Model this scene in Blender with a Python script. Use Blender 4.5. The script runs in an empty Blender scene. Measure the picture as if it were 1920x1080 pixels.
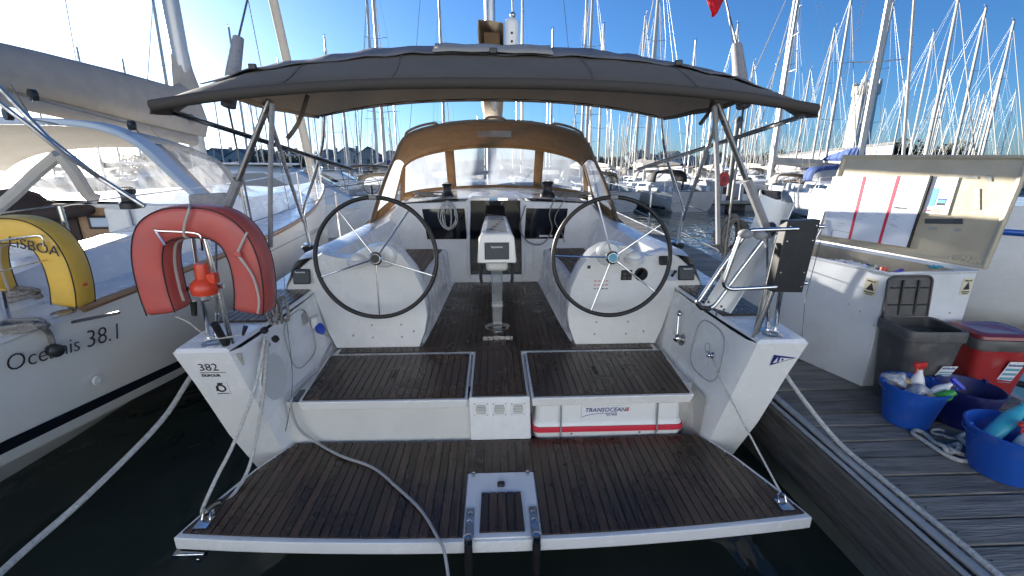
import bpy, bmesh, math, random
from mathutils import Vector, Matrix
random.seed(7)
SC = bpy.context.scene
COL = SC.collection
R = math.radians
# ---------------------------------------------------------------- camera
FPX, CAMH = 840.0, 2.2
PITCH, YAW = math.atan(250 / 840.0), R(2.4)      # sight-line pitch used for the near boats
LEVEL_PITCH = math.atan(220 / 840.0)              # camera pitch against the true horizon
cd = bpy.data.cameras.new('camera'); cam = bpy.data.objects.new('camera', cd); COL.objects.link(cam)
cd.sensor_width = 36; cd.lens = 36 * FPX / 1920; cd.clip_start = 0.05; cd.clip_end = 4000
cam.location = (0, 0, CAMH); cam.rotation_euler = (R(90) - LEVEL_PITCH, 0, -YAW)
SC.camera = cam
# ---------------------------------------------------------------- sky and sun
SUN_AZ, SUN_EL = R(-43.5), R(10.8)         # azimuth measured from +Y, negative = towards -X
w = bpy.data.worlds.new('World'); SC.world = w; w.use_nodes = True
nt = w.node_tree; nt.nodes.clear()
sky = nt.nodes.new('ShaderNodeTexSky'); sky.sky_type = 'NISHITA'; sky.sun_disc = False
sky.sun_elevation = SUN_EL; sky.sun_rotation = SUN_AZ; sky.altitude = 0
sky.air_density = 0.9; sky.dust_density = 0.7; sky.ozone_density = 6.5
bg = nt.nodes.new('ShaderNodeBackground'); bg.inputs[1].default_value = 0.051
wo = nt.nodes.new('ShaderNodeOutputWorld')
nt.links.new(sky.outputs[0], bg.inputs[0]); nt.links.new(bg.outputs[0], wo.inputs[0])
sd = bpy.data.lights.new('sun', 'SUN'); sd.energy = 4.4; sd.angle = R(0.6); sd.color = (1.0, 0.94, 0.84)
so = bpy.data.objects.new('sun', sd); COL.objects.link(so)
sdir = Vector((math.sin(SUN_AZ) * math.cos(SUN_EL), math.cos(SUN_AZ) * math.cos(SUN_EL), math.sin(SUN_EL)))
so.rotation_euler = sdir.to_track_quat('Z', 'Y').to_euler(); so.location = (-20, 20, 20)
SC.view_settings.view_transform = 'Standard'; SC.view_settings.look = 'None'
SC.view_settings.gamma = 1; SC.view_settings.use_curve_mapping = False
SC.view_settings.exposure = 2.15
SC.cycles.use_denoising = True
SC.cycles.max_bounces = 8; SC.cycles.transparent_max_bounces = 12
SC.cycles.caustics_reflective = False; SC.cycles.caustics_refractive = False
# ---------------------------------------------------------------- helpers
_f = Vector((math.sin(YAW) * math.cos(PITCH), math.cos(YAW) * math.cos(PITCH), -math.sin(PITCH)))
_r = Vector((math.cos(YAW), -math.sin(YAW), 0)); _u = _r.cross(_f)
def at(px, py, y=None, z=None, x=None):
    """survey point: where the sight line through a photo pixel meets a known plane of the place"""
    d = _f + _r * ((px - 960) / FPX) - _u * ((py - 540) / FPX)
    t = y / d.y if y is not None else ((z - CAMH) / d.z if z is not None else x / d.x)
    return Vector((0, 0, CAMH)) + d * t
def V(*a): return Vector(a)
def cr(pts, k=6, closed=False):
    """Catmull-Rom through points"""
    P = [Vector(p) for p in pts]; n = len(P); out = []
    for i in range(n if closed else n - 1):
        if closed: a, b, c, d = P[i - 1], P[i], P[(i + 1) % n], P[(i + 2) % n]
        else: a, b, c, d = P[max(i - 1, 0)], P[i], P[i + 1], P[min(i + 2, n - 1)]
        for j in range(k):
            t = j / k
            out.append(0.5 * ((2 * b) + (c - a) * t + (2 * a - 5 * b + 4 * c - d) * t * t + (3 * b - a - 3 * c + d) * t ** 3))
    if not closed: out.append(P[-1])
    return out
class MB:
    def __init__(s): s.v = []; s.f = []
    def add(s, vs, fs):
        o = len(s.v); s.v += [Vector(x) for x in vs]; s.f += [[i + o for i in q] for q in fs]; return s
    def box(s, x0, x1, y0, y1, z0, z1):
        return s.add([(x0,y0,z0),(x1,y0,z0),(x1,y1,z0),(x0,y1,z0),(x0,y0,z1),(x1,y0,z1),(x1,y1,z1),(x0,y1,z1)],
                     [(0,3,2,1),(4,5,6,7),(0,1,5,4),(1,2,6,5),(2,3,7,6),(3,0,4,7)])
    def obox(s, c, ax, ay, az):
        c, ax, ay, az = Vector(c), Vector(ax) / 2, Vector(ay) / 2, Vector(az) / 2
        vs = [c + ax * i + ay * j + az * k for k in (-1, 1) for (i, j) in ((-1,-1),(1,-1),(1,1),(-1,1))]
        return s.add(vs, [(0,3,2,1),(4,5,6,7),(0,1,5,4),(1,2,6,5),(2,3,7,6),(3,0,4,7)])
    def tube(s, pts, r, n=8, closed=False, sq=1.0):
        P = [Vector(p) for p in pts]; m = len(P); rr = r if isinstance(r, (list, tuple)) else [r] * m
        T = []
        for i in range(m):
            a = P[i - 1] if (i > 0 or closed) else P[i]; b = P[(i + 1) % m] if (i < m - 1 or closed) else P[i]
            d = b - a; T.append(d.normalized() if d.length > 1e-9 else Vector((0, 0, 1)))
        nrm = T[0].orthogonal().normalized(); vs = []
        for i in range(m):
            if i: 
                q = T[i - 1].rotation_difference(T[i]); nrm = q @ nrm
            nrm = (nrm - T[i] * nrm.dot(T[i])).normalized(); bn = T[i].cross(nrm)
            for j in range(n):
                a = 2 * math.pi * j / n
                vs.append(P[i] + (nrm * math.cos(a) + bn * math.sin(a) * sq) * rr[i])
        fs = []
        for i in range(m if closed else m - 1):
            k = (i + 1) % m
            for j in range(n): fs.append((i*n+j, i*n+(j+1)%n, k*n+(j+1)%n, k*n+j))
        if not closed: fs.append(tuple(range(n - 1, -1, -1))); fs.append(tuple(range((m-1)*n, m*n)))
        return s.add(vs, fs)
    def lathe(s, prof, c, axis=(0,0,1), n=20, cap=True):
        c = Vector(c); ax = Vector(axis).normalized(); e1 = ax.orthogonal().normalized(); e2 = ax.cross(e1)
        vs = []; m = len(prof)
        for (r, h) in prof:
            for j in range(n):
                a = 2 * math.pi * j / n; vs.append(c + ax * h + (e1 * math.cos(a) + e2 * math.sin(a)) * r)
        fs = [(i*n+j, i*n+(j+1)%n, (i+1)*n+(j+1)%n, (i+1)*n+j) for i in range(m-1) for j in range(n)]
        if cap: fs.append(tuple(range(n-1,-1,-1))); fs.append(tuple(range((m-1)*n, m*n)))
        return s.add(vs, fs)
    def loft(s, rings, closed=True, cap=True):
        n = len(rings[0]); vs = [p for r in rings for p in r]; fs = []
        for i in range(len(rings) - 1):
            for j in range(n if closed else n - 1):
                fs.append((i*n+j, i*n+(j+1)%n, (i+1)*n+(j+1)%n, (i+1)*n+j))
        if cap and closed: fs.append(tuple(range(n-1,-1,-1))); fs.append(tuple(range((len(rings)-1)*n, len(rings)*n)))
        return s.add(vs, fs)
    def prism(s, poly, vec):
        P = [Vector(p) for p in poly]; v = Vector(vec); n = len(P)
        return s.add(P + [p + v for p in P], [tuple(range(n-1,-1,-1)), tuple(range(n, 2*n))] + [(i,(i+1)%n,n+(i+1)%n,n+i) for i in range(n)])
    def ball(s, c, r, n=12, m=8, sc=(1,1,1)):
        c = Vector(c); prof = []; vs = []
        for i in range(m + 1):
            a = -math.pi/2 + math.pi * i / m
            for j in range(n):
                b = 2*math.pi*j/n
                vs.append(c + Vector((math.cos(a)*math.cos(b)*r*sc[0], math.cos(a)*math.sin(b)*r*sc[1], math.sin(a)*r*sc[2])))
        return s.add(vs, [(i*n+j, i*n+(j+1)%n, (i+1)*n+(j+1)%n, (i+1)*n+j) for i in range(m) for j in range(n)])
    def mirror(s, x0):
        o = len(s.v); vs = list(s.v); fs = list(s.f)
        s.v += [Vector((2*x0 - p.x, p.y, p.z)) for p in vs]; s.f += [[i + o for i in reversed(q)] for q in fs]; return s
    def build(s, name, mat, parent=None, smooth=True, bevel=0, ang=40, solid=0, sub=0, weld=True):
        me = bpy.data.meshes.new(name); me.from_pydata([tuple(p) for p in s.v], [], s.f)
        bm = bmesh.new(); bm.from_mesh(me)
        if weld: bmesh.ops.remove_doubles(bm, verts=bm.verts, dist=1e-5)
        bmesh.ops.recalc_face_normals(bm, faces=bm.faces); bm.to_mesh(me); bm.free()
        if smooth:
            for p in me.polygons: p.use_smooth = True
            me.set_sharp_from_angle(angle=R(ang))
        me.materials.append(MAT[mat]); o = bpy.data.objects.new(name, me); COL.objects.link(o)
        if parent is not None: attach(o, parent)
        if solid:
            md = o.modifiers.new('solid', 'SOLIDIFY'); md.thickness = solid; md.offset = 0
        if bevel:
            md = o.modifiers.new('bevel', 'BEVEL'); md.width = bevel; md.segments = 2; md.limit_method = 'ANGLE'; md.angle_limit = R(35)
        if sub:
            md = o.modifiers.new('sub', 'SUBSURF'); md.levels = sub; md.render_levels = sub
        return o
def attach(o, parent):
    o.parent = parent
    if parent.type == 'EMPTY':
        o.matrix_parent_inverse = (Matrix.Translation(parent.location) @ parent.rotation_euler.to_matrix().to_4x4()).inverted()
def tag(o, label=None, cat=None, group=None, kind=None):
    for k, v in (('label', label), ('category', cat), ('group', group), ('kind', kind)):
        if v: o[k] = v
    return o
def thing(name, label, cat, loc=(0,0,0), group=None, rz=0):
    o = bpy.data.objects.new(name, None); COL.objects.link(o); o.location = loc; o.rotation_euler = (0, 0, rz)
    o.empty_display_size = 0.1
    return tag(o, label, cat, group)
def copy_tree(o, parent=None):
    c = o.copy(); COL.objects.link(c); c.parent = parent
    if parent is not None: c.matrix_parent_inverse = o.matrix_parent_inverse.copy()
    for ch in o.children: copy_tree(ch, c)
    return c
def text(body, size, org, xd, yd, mat, parent, name='lettering', ext=0.0008, align='LEFT', shear=0, bold=0):
    cu = bpy.data.curves.new(name, 'FONT'); cu.body = body; cu.size = size; cu.extrude = ext; cu.align_x = align; cu.shear = shear
    cu.offset = bold; cu.resolution_u = 3
    t_ = bpy.data.objects.new(name + '_outline', cu); COL.objects.link(t_)
    me = bpy.data.meshes.new_from_object(t_.evaluated_get(bpy.context.evaluated_depsgraph_get()))
    bpy.data.objects.remove(t_); me.name = name; me.materials.clear(); me.materials.append(MAT[mat])
    o = bpy.data.objects.new(name, me); COL.objects.link(o)
    x = Vector(xd).normalized(); y = Vector(yd); y = (y - x * y.dot(x)).normalized(); z = x.cross(y)
    m = Matrix((x, y, z)).transposed().to_4x4(); m.translation = Vector(org)
    o.matrix_world = m
    if parent is not None:
        o.parent = parent
        if parent.type == 'EMPTY': o.matrix_parent_inverse = (Matrix.Translation(parent.location) @ parent.rotation_euler.to_matrix().to_4x4()).inverted()
    return o
def print_row(org, xd, yd, width, h, mat, parent, seed=0, name='small_print'):
    """a row of print too small or blurred to read: uneven upright strokes"""
    rnd = random.Random(seed); x = Vector(xd).normalized(); y = Vector(yd); y = (y - x*y.dot(x)).normalized(); n = x.cross(y); m = MB(); u = -width/2
    while u < width/2:
        w_ = h*rnd.uniform(.25,.6); hh = h*rnd.uniform(.6,1.0); m.obox(Vector(org) + x*(u+w_/2) + y*(hh/2), x*w_, y*hh, n*.001); u += w_ + h*rnd.uniform(.12,.3)
    return m.build(name, mat, parent, smooth=False)
# ---------------------------------------------------------------- materials
MAT = {}
def M(name, c1, c2=None, scale=4.0, rough=0.5, metal=0.0, bump=0.0, bscale=60.0, rnd=0.0, stretch=(1,1,1), spec=0.5, rough2=None,
      detail=5, trans=0.0, alpha=1.0, coat=0.0, lo=0.35, hi=0.65, sheen=0.0, world=False):
    m = bpy.data.materials.new(name); m.use_nodes = True; n = m.node_tree; b = n.nodes['Principled BSDF']; L = n.links.new
    b.inputs['Base Color'].default_value = (*c1, 1); b.inputs['Roughness'].default_value = rough; b.inputs['Metallic'].default_value = metal
    b.inputs['Specular IOR Level'].default_value = spec; b.inputs['Coat Weight'].default_value = coat; b.inputs['Coat Roughness'].default_value = 0.08
    b.inputs['Sheen Weight'].default_value = sheen
    tc = n.nodes.new('ShaderNodeTexCoord'); mp = n.nodes.new('ShaderNodeMapping'); mp.inputs['Scale'].default_value = stretch
    if world:
        ge = n.nodes.new('ShaderNodeNewGeometry'); L(ge.outputs['Position'], mp.inputs[0])
    else: L(tc.outputs['Object'], mp.inputs[0])
    col = None
    if c2 is not None or rough2 is not None:
        nz = n.nodes.new('ShaderNodeTexNoise'); nz.inputs['Scale'].default_value = scale; nz.inputs['Detail'].default_value = detail
        nz.inputs['Roughness'].default_value = 0.62
        L(mp.outputs[0], nz.inputs[0])
        ra = n.nodes.new('ShaderNodeMapRange'); ra.inputs[1].default_value = lo; ra.inputs[2].default_value = hi; L(nz.outputs[0], ra.inputs[0])
        if c2 is not None:
            mx = n.nodes.new('ShaderNodeMix'); mx.data_type = 'RGBA'; mx.inputs[6].default_value = (*c1, 1); mx.inputs[7].default_value = (*c2, 1)
            L(ra.outputs[0], mx.inputs[0]); col = mx.outputs[2]
        if rough2 is not None:
            rr = n.nodes.new('ShaderNodeMapRange'); rr.inputs[3].default_value = rough; rr.inputs[4].default_value = rough2
            L(ra.outputs[0], rr.inputs[0]); L(rr.outputs[0], b.inputs['Roughness'])
    if rnd:
        oi = n.nodes.new('ShaderNodeObjectInfo'); hv = n.nodes.new('ShaderNodeHueSaturation')
        mr = n.nodes.new('ShaderNodeMapRange'); mr.inputs[3].default_value = 1 - rnd; mr.inputs[4].default_value = 1 + rnd
        L(oi.outputs['Random'], mr.inputs[0]); L(mr.outputs[0], hv.inputs['Value'])
        if col: L(col, hv.inputs['Color'])
        else: hv.inputs['Color'].default_value = (*c1, 1)
        col = hv.outputs[0]
    if col: L(col, b.inputs['Base Color'])
    if bump:
        nb = n.nodes.new('ShaderNodeTexNoise'); nb.inputs['Scale'].default_value = bscale; nb.inputs['Detail'].default_value = 3; L(mp.outputs[0], nb.inputs[0])
        bp = n.nodes.new('ShaderNodeBump'); bp.inputs['Strength'].default_value = bump; bp.inputs['Distance'].default_value = 0.01
        L(nb.outputs[0], bp.inputs['Height']); L(bp.outputs[0], b.inputs['Normal'])
    if trans: b.inputs['Transmission Weight'].default_value = trans
    if alpha < 1: b.inputs['Alpha'].default_value = alpha
    MAT[name] = m; return m
def fabric_through(name, amount):
    """let light through cloth: mix in a translucent lobe of the same colour"""
    m = MAT[name]; n = m.node_tree; b = n.nodes['Principled BSDF']; out = n.nodes['Material Output']
    t = n.nodes.new('ShaderNodeBsdfTranslucent'); mx = n.nodes.new('ShaderNodeMixShader'); mx.inputs[0].default_value = amount
    src = b.inputs['Base Color']
    if src.is_linked: n.links.new(src.links[0].from_socket, t.inputs[0])
    else: t.inputs[0].default_value = src.default_value
    n.links.new(b.outputs[0], mx.inputs[1]); n.links.new(t.outputs[0], mx.inputs[2]); n.links.new(mx.outputs[0], out.inputs[0])
M('gelcoat', (.80,.80,.79), (.74,.74,.73), scale=2.2, rough=.22, rough2=.38, coat=.25)
M('gelcoat_used', (.76,.76,.74), (.60,.59,.55), scale=3.0, rough=.4, lo=.5, hi=.8)
M('cream_gelcoat', (.66,.66,.63), (.6,.6,.57), scale=3, rough=.4)
M('hull_cream', (.80,.78,.73), (.76,.74,.69), scale=1.5, rough=.22, coat=.3)
M('teak', (.024,.013,.009), (.062,.034,.021), scale=5, rough=.22, rough2=.5, rnd=.5, stretch=(9,.7,9), bump=.25, bscale=30, detail=7)
def wear(name, pale, scale=1.6, lo=.5, hi=.78, amt=.55, r0=.16, r1=.5):
    """worn and damp patches with their own shape, in the place's own coordinates"""
    m = MAT[name]; n = m.node_tree; L = n.links.new; b = n.nodes['Principled BSDF']
    ge = n.nodes.new('ShaderNodeNewGeometry'); nz = n.nodes.new('ShaderNodeTexNoise'); nz.inputs['Scale'].default_value = scale; nz.inputs['Detail'].default_value = 7; nz.inputs['Roughness'].default_value = .65
    L(ge.outputs['Position'], nz.inputs[0]); mr = n.nodes.new('ShaderNodeMapRange'); mr.inputs[1].default_value = lo; mr.inputs[2].default_value = hi; mr.inputs[4].default_value = amt; L(nz.outputs[0], mr.inputs[0])
    mx = n.nodes.new('ShaderNodeMix'); mx.data_type = 'RGBA'; mx.inputs[7].default_value = (*pale, 1); src = b.inputs['Base Color']
    if src.is_linked: L(src.links[0].from_socket, mx.inputs[6])
    else: mx.inputs[6].default_value = src.default_value
    L(mr.outputs[0], mx.inputs[0]); L(mx.outputs[2], src)
    if r0 is not None:
        rr = n.nodes.new('ShaderNodeMapRange'); rr.inputs[1].default_value = .35; rr.inputs[2].default_value = .65; rr.inputs[3].default_value = r0; rr.inputs[4].default_value = r1; L(nz.outputs[0], rr.inputs[0]); L(rr.outputs[0], b.inputs['Roughness'])
wear('teak', (.105,.068,.047), 2.3, .52, .8, .4, .13, .45)
wear('gelcoat', (.55,.54,.49), 3.5, .56, .82, .35, .16, .34)
M('teak_dry', (.12,.08,.055), (.20,.14,.10), scale=5, rough=.6, rnd=.25, stretch=(9,.7,9), bump=.25, bscale=30)
M('caulk', (.008,.008,.008), rough=.5)
M('toerail_wood', (.26,.15,.08), (.36,.22,.12), scale=6, rough=.45, stretch=(8,.8,8))
M('steel', (.62,.62,.62), rough=.14, metal=1.0)
M('steel_worn', (.5,.5,.5), (.32,.3,.28), scale=14, rough=.25, rough2=.5, metal=1.0)
M('alloy', (.55,.55,.54), rough=.38, metal=.9)
M('bounce_white', (.70,.76,.84), rough=.7)  # pale blue, to cool the sunlight bounced by the added building
M('gelcoat_far', (.56,.56,.55), (.48,.48,.47), scale=1.5, rough=.35)
M('mast_white', (.50,.48,.43), rough=.4)
M('mast_grey', (.42,.42,.42), rough=.35, metal=.5)
M('wire', (.16,.16,.16), rough=.4, metal=.6)
M('canvas_taupe', (.20,.172,.145), (.235,.205,.172), scale=3, rough=.85, bump=.35, bscale=7, sheen=.2); fabric_through('canvas_taupe', .55)
M('canvas_dark', (.055,.048,.042), rough=.85, bump=.3, bscale=40)
M('canvas_underlit', (.78,.66,.51), (.70,.59,.46), scale=3, rough=.9, bump=.4, bscale=6); fabric_through('canvas_underlit', .5)  # beige paled to carry the light coming through the canopy
M('canvas_slate', (.11,.115,.14), (.14,.145,.17), scale=7, rough=.8, bump=.35, bscale=18); 
M('canvas_brown', (.27,.18,.10), (.33,.225,.13), scale=8, rough=.85, bump=.3, bscale=400); fabric_through('canvas_brown', .42)
M('canvas_tan', (.42,.36,.28), (.47,.41,.33), scale=6, rough=.85, bump=.5, bscale=14); fabric_through('canvas_tan', .15)
M('canvas_grey', (.33,.31,.29), (.38,.36,.33), scale=5, rough=.85, bump=.5, bscale=9); fabric_through('canvas_grey', .15)
M('canvas_cream', (.55,.51,.44), (.6,.56,.5), scale=5, rough=.85, bump=.4, bscale=9); fabric_through('canvas_cream', .25)
M('canvas_blue', (.02,.045,.16), (.03,.07,.22), scale=6, rough=.8, bump=.5, bscale=12)
M('canvas_black', (.012,.013,.016), rough=.75)
M('black_plastic', (.012,.012,.013), (.02,.02,.02), scale=30, rough=.42)
M('black_leather', (.010,.010,.011), rough=.38, bump=.2, bscale=300)
M('dark_glass', (.006,.006,.008), rough=.06, spec=.7)
M('grey_plastic', (.055,.055,.057), (.075,.073,.07), scale=14, rough=.5, rough2=.65)
M('instrument_grey', (.035,.045,.06), rough=.45)
M('red_vinyl', (.50,.085,.065), (.42,.085,.075), scale=7, rough=.42, bump=.5, bscale=11)
M('red_vinyl_inner', (.55,.05,.03), rough=.45, bump=.4, bscale=12)
M('red_plastic', (.55,.03,.02), rough=.35)
M('orange_red', (.62,.06,.025), rough=.35)
M('yellow_vinyl', (.72,.44,.06), (.64,.40,.06), scale=7, rough=.45, bump=.4, bscale=12)
M('piping_black', (.015,.012,.012), rough=.6)
M('webbing_grey', (.22,.22,.23), (.28,.28,.29), scale=40, rough=.8)
M('webbing_pale', (.45,.40,.36), rough=.8)
M('rope_white', (.62,.61,.57), (.42,.41,.38), scale=60, rough=.85, bump=.8, bscale=120)
M('rope_grey', (.30,.28,.25), (.17,.16,.15), scale=70, rough=.85, bump=.8, bscale=130)
M('cable_grey', (.33,.33,.34), rough=.5)
M('blue_plug', (.015,.06,.42), rough=.35)
M('blue_bucket', (.010,.085,.43), (.012,.075,.36), scale=8, rough=.32)
M('navy_bucket', (.008,.012,.10), rough=.3)
M('white_plastic', (.74,.74,.72), rough=.35)
M('grp_locker', (.66,.68,.70), (.52,.54,.55), scale=2.5, rough=.45, lo=.5, hi=.85, bump=.12, bscale=25)
M('grp_lid', (.54,.465,.33), (.46,.39,.27), scale=5, rough=.42, bump=.6, bscale=9)
M('grp_raw', (.55,.49,.38), (.43,.37,.28), scale=5, rough=.7, bump=.4, bscale=20)
M('whiteboard', (.74,.76,.80), rough=.18)
M('ink_black', (.02,.02,.025), rough=.6)
M('ink_blue', (.05,.09,.28), rough=.6)
M('ink_navy', (.012,.02,.16), rough=.5)
M('ink_red', (.55,.02,.04), rough=.5)
M('tape_red', (.62,.03,.06), rough=.5)
M('paper', (.72,.72,.72), rough=.7)
M('paper_cream', (.62,.56,.40), rough=.7)
M('paper_blue', (.12,.34,.46), rough=.7)
M('paper_tan', (.62,.40,.25), rough=.7)
M('sticker_grey', (.40,.39,.35), (.30,.29,.26), scale=20, rough=.6)
M('teal', (.16,.42,.42), rough=.4)
M('green_plastic', (.05,.30,.06), rough=.4)
M('cyan_plastic', (.05,.38,.48), rough=.35)
M('blue_spray', (.02,.04,.5), rough=.35)
M('rag', (.16,.22,.32), (.66,.62,.55), scale=28, rough=.9, bump=.6, bscale=30)
M('sponge', (.6,.42,.22), rough=.95, bump=.8, bscale=60)
M('bin_red', (.32,.016,.018), (.26,.015,.016), scale=6, rough=.4)
M('bin_red_lid', (.22,.025,.03), rough=.22)
M('dock_wood', (.095,.085,.073), (.24,.22,.19), scale=3.2, rough=.62, rough2=.85, rnd=.3, stretch=(.8,9,9), bump=.7, bscale=12, detail=8)
M('dock_timber', (.045,.042,.036), (.12,.11,.10), scale=4, rough=.8, stretch=(7,.7,7), bump=.6, bscale=14, detail=7)
M('dock_float', (.16,.17,.15), (.10,.11,.09), scale=2, rough=.8)
M('galv', (.42,.43,.44), (.34,.35,.35), scale=10, rough=.5, metal=.35)
wear('dock_wood', (.24,.225,.20), 3.0, .52, .75, .5, None)
for nm in ('blue_bucket','navy_bucket','bin_red','grey_plastic'): wear(nm, (.30,.29,.27), 7, .56, .8, .3, .3, .6)
wear('grp_locker', (.40,.38,.33), 2.2, .54, .8, .5, None)
M('concrete', (.42,.41,.37), (.33,.32,.29), scale=.6, rough=.85, bump=.3, bscale=3)
M('tower_white', (.66,.63,.57), (.54,.51,.45), scale=.35, rough=.85)
M('house_wall', (.50,.49,.47), (.42,.41,.40), scale=.4, rough=.85, rnd=.3)
M('slate', (.06,.065,.075), (.09,.09,.10), scale=2, rough=.6, rnd=.2)
M('far_pane', (.02,.025,.03), rough=.1)
M('foliage_far', (.045,.06,.03), (.09,.10,.05), scale=.6, rough=.8, rnd=.25)
M('bark', (.09,.07,.055), rough=.9)
M('pile_grey', (.17,.17,.165), (.12,.12,.11), scale=3, rough=.7)
M('navy_stripe', (.010,.011,.016), rough=.2)
M('blue_stripe', (.02,.10,.42), rough=.3)
M('antifoul', (.012,.013,.02), rough=.6)
M('flag_red', (.50,.02,.035), rough=.8); fabric_through('flag_red', .4)
M('brown_cushion', (.05,.035,.03), rough=.9, bump=.4, bscale=30)
M('blue_grey_screen', (.16,.19,.23), rough=.3)
M('pale_blue', (.42,.50,.60), rough=.35)
def vinyl(name, clear, tint):
    m = bpy.data.materials.new(name); m.use_nodes = True; n = m.node_tree; L = n.links.new; out = n.nodes['Material Output']; b = n.nodes['Principled BSDF']
    b.inputs['Base Color'].default_value = (*tint, 1); b.inputs['Roughness'].default_value = .12
    tl = n.nodes.new('ShaderNodeBsdfTranslucent'); tl.inputs[0].default_value = (*tint, 1)
    tp = n.nodes.new('ShaderNodeBsdfTransparent'); tp.inputs[0].default_value = (.92,.93,.95,1)
    tc = n.nodes.new('ShaderNodeTexCoord'); nz = n.nodes.new('ShaderNodeTexNoise'); nz.inputs['Scale'].default_value = 3.5; nz.inputs['Detail'].default_value = 6
    mp = n.nodes.new('ShaderNodeMapping'); mp.inputs['Scale'].default_value = (2.5, 1, .8); L(tc.outputs['Object'], mp.inputs[0]); L(mp.outputs[0], nz.inputs[0])
    a = n.nodes.new('ShaderNodeMixShader'); a.inputs[0].default_value = .6; L(b.outputs[0], a.inputs[1]); L(tl.outputs[0], a.inputs[2])
    mr = n.nodes.new('ShaderNodeMapRange'); mr.inputs[1].default_value = .3; mr.inputs[2].default_value = .75; mr.inputs[3].default_value = clear; mr.inputs[4].default_value = clear * .35
    L(nz.outputs[0], mr.inputs[0]); c = n.nodes.new('ShaderNodeMixShader'); L(mr.outputs[0], c.inputs[0]); L(a.outputs[0], c.inputs[1]); L(tp.outputs[0], c.inputs[2])
    bp = n.nodes.new('ShaderNodeBump'); bp.inputs['Strength'].default_value = .25; bp.inputs['Distance'].default_value = .02; L(nz.outputs[0], bp.inputs['Height']); L(bp.outputs[0], b.inputs['Normal'])
    L(c.outputs[0], out.inputs[0]); MAT[name] = m
vinyl('vinyl_clear', .5, (.34,.37,.42))
vinyl('vinyl_glass', .9, (.5,.5,.5))
vinyl('vinyl_side', .3, (.58,.59,.60))
def clear_plastic(name):
    M(name, (.75,.80,.84), rough=.08); MAT[name].node_tree.nodes['Principled BSDF'].inputs['Transmission Weight'].default_value = .8
clear_plastic('acrylic')
def water_mat():
    m = bpy.data.materials.new('water'); m.use_nodes = True; n = m.node_tree; L = n.links.new; b = n.nodes['Principled BSDF']
    b.inputs['Base Color'].default_value = (.030,.040,.034,1); b.inputs['Roughness'].default_value = .03; b.inputs['IOR'].default_value = 1.33
    ge = n.nodes.new('ShaderNodeNewGeometry'); mp = n.nodes.new('ShaderNodeMapping'); mp.inputs['Scale'].default_value = (1, .7, 1); L(ge.outputs['Position'], mp.inputs[0])
    a = n.nodes.new('ShaderNodeTexNoise'); a.inputs['Scale'].default_value = 1.3; a.inputs['Detail'].default_value = 2.5; a.inputs['Distortion'].default_value = .6; L(mp.outputs[0], a.inputs[0])
    c = n.nodes.new('ShaderNodeTexNoise'); c.inputs['Scale'].default_value = 5.0; c.inputs['Detail'].default_value = 2; L(mp.outputs[0], c.inputs[0])
    b1 = n.nodes.new('ShaderNodeBump'); b1.inputs['Strength'].default_value = .5; b1.inputs['Distance'].default_value = .16; L(a.outputs[0], b1.inputs['Height'])
    b2 = n.nodes.new('ShaderNodeBump'); b2.inputs['Strength'].default_value = .35; b2.inputs['Distance'].default_value = .03; L(c.outputs[0], b2.inputs['Height']); L(b1.outputs[0], b2.inputs['Normal'])
    L(b2.outputs[0], b.inputs['Normal']); MAT['water'] = m
water_mat()
# ---------------------------------------------------------------- water
tag(MB().add([(-1500,-60,0),(1500,-60,0),(1500,2500,0),(-1500,2500,0)], [(0,1,2,3)]).build('water', 'water', smooth=False), kind='structure')
# ================================================================ main yacht, seen from astern
X0 = 0.03
yacht = thing('sailing_yacht', 'white sailing yacht with open stern, twin black wheels and dark wet teak cockpit', 'yacht', (X0, 2.65, 0))
def clip_x(poly, x, keep_greater):
    out = []
    for i in range(len(poly)):
        a, b = poly[i], poly[(i + 1) % len(poly)]
        ia = (a[0] >= x) == keep_greater; ib = (b[0] >= x) == keep_greater
        if ia: out.append(a)
        if ia != ib:
            t = (x - a[0]) / (b[0] - a[0]); out.append((x, a[1] + t * (b[1] - a[1])))
    return out
def planked(poly, z, parent, wid=.05, gap=.006, mat='teak', thick=.006, x_start=None, name='plank'):
    """planks running fore and aft, each its own object, cut to a deck outline, over a black caulk sheet"""
    xs = [p[0] for p in poly]; x = min(xs) if x_start is None else x_start
    MB().prism([(p[0], p[1], z) for p in poly], (0, 0, -.004)).build('caulking', 'caulk', parent, smooth=False)
    while x < max(xs) - .004:
        q = clip_x(clip_x(poly, x + gap / 2, True), x + wid - gap / 2, False)
        q = [p for i, p in enumerate(q) if (Vector(p) - Vector(q[i - 1])).length > 1e-4]
        if len(q) >= 3:
            jit = random.uniform(-.0004, .0004)
            MB().prism([(p[0], p[1], z + .0005) for p in q], (0, 0, thick + jit)).build(name, mat, parent, smooth=False)
        x += wid
def mir(pts): return [(2 * X0 - p[0], *p[1:]) for p in pts]
# ---- hull: lofted sections from the transom wings to the bow
def hull_ring(Y, hb, zs, k, rake):
    prof = [(0,-.8),(.45,-.5),(.78,-.05),(.90,.14),(.945,.42),(.975,.78),(1.0,1.0)]
    r = []
    for (fx, fz) in prof:
        z = fz * zs if fz > 0 else fz
        r.append(V(X0 + hb * (fx ** k if fx > 0 else 0), Y - rake * (z - .12), z))
    return r
st = [(2.66,1.84,1.13,1.0,.27),(3.3,1.88,1.135,1.0,.0),(4.5,1.92,1.15,1.0,0),(6,1.93,1.18,1.05,0),(8,1.80,1.22,1.15,0),(10,1.42,1.28,1.4,-.02),(12,.80,1.36,1.8,-.1),(13.1,.14,1.44,2.2,-.3)]
m = MB(); rings = [hull_ring(*s) for s in st]
m.loft(rings, closed=False)
m.mirror(X0)
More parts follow.
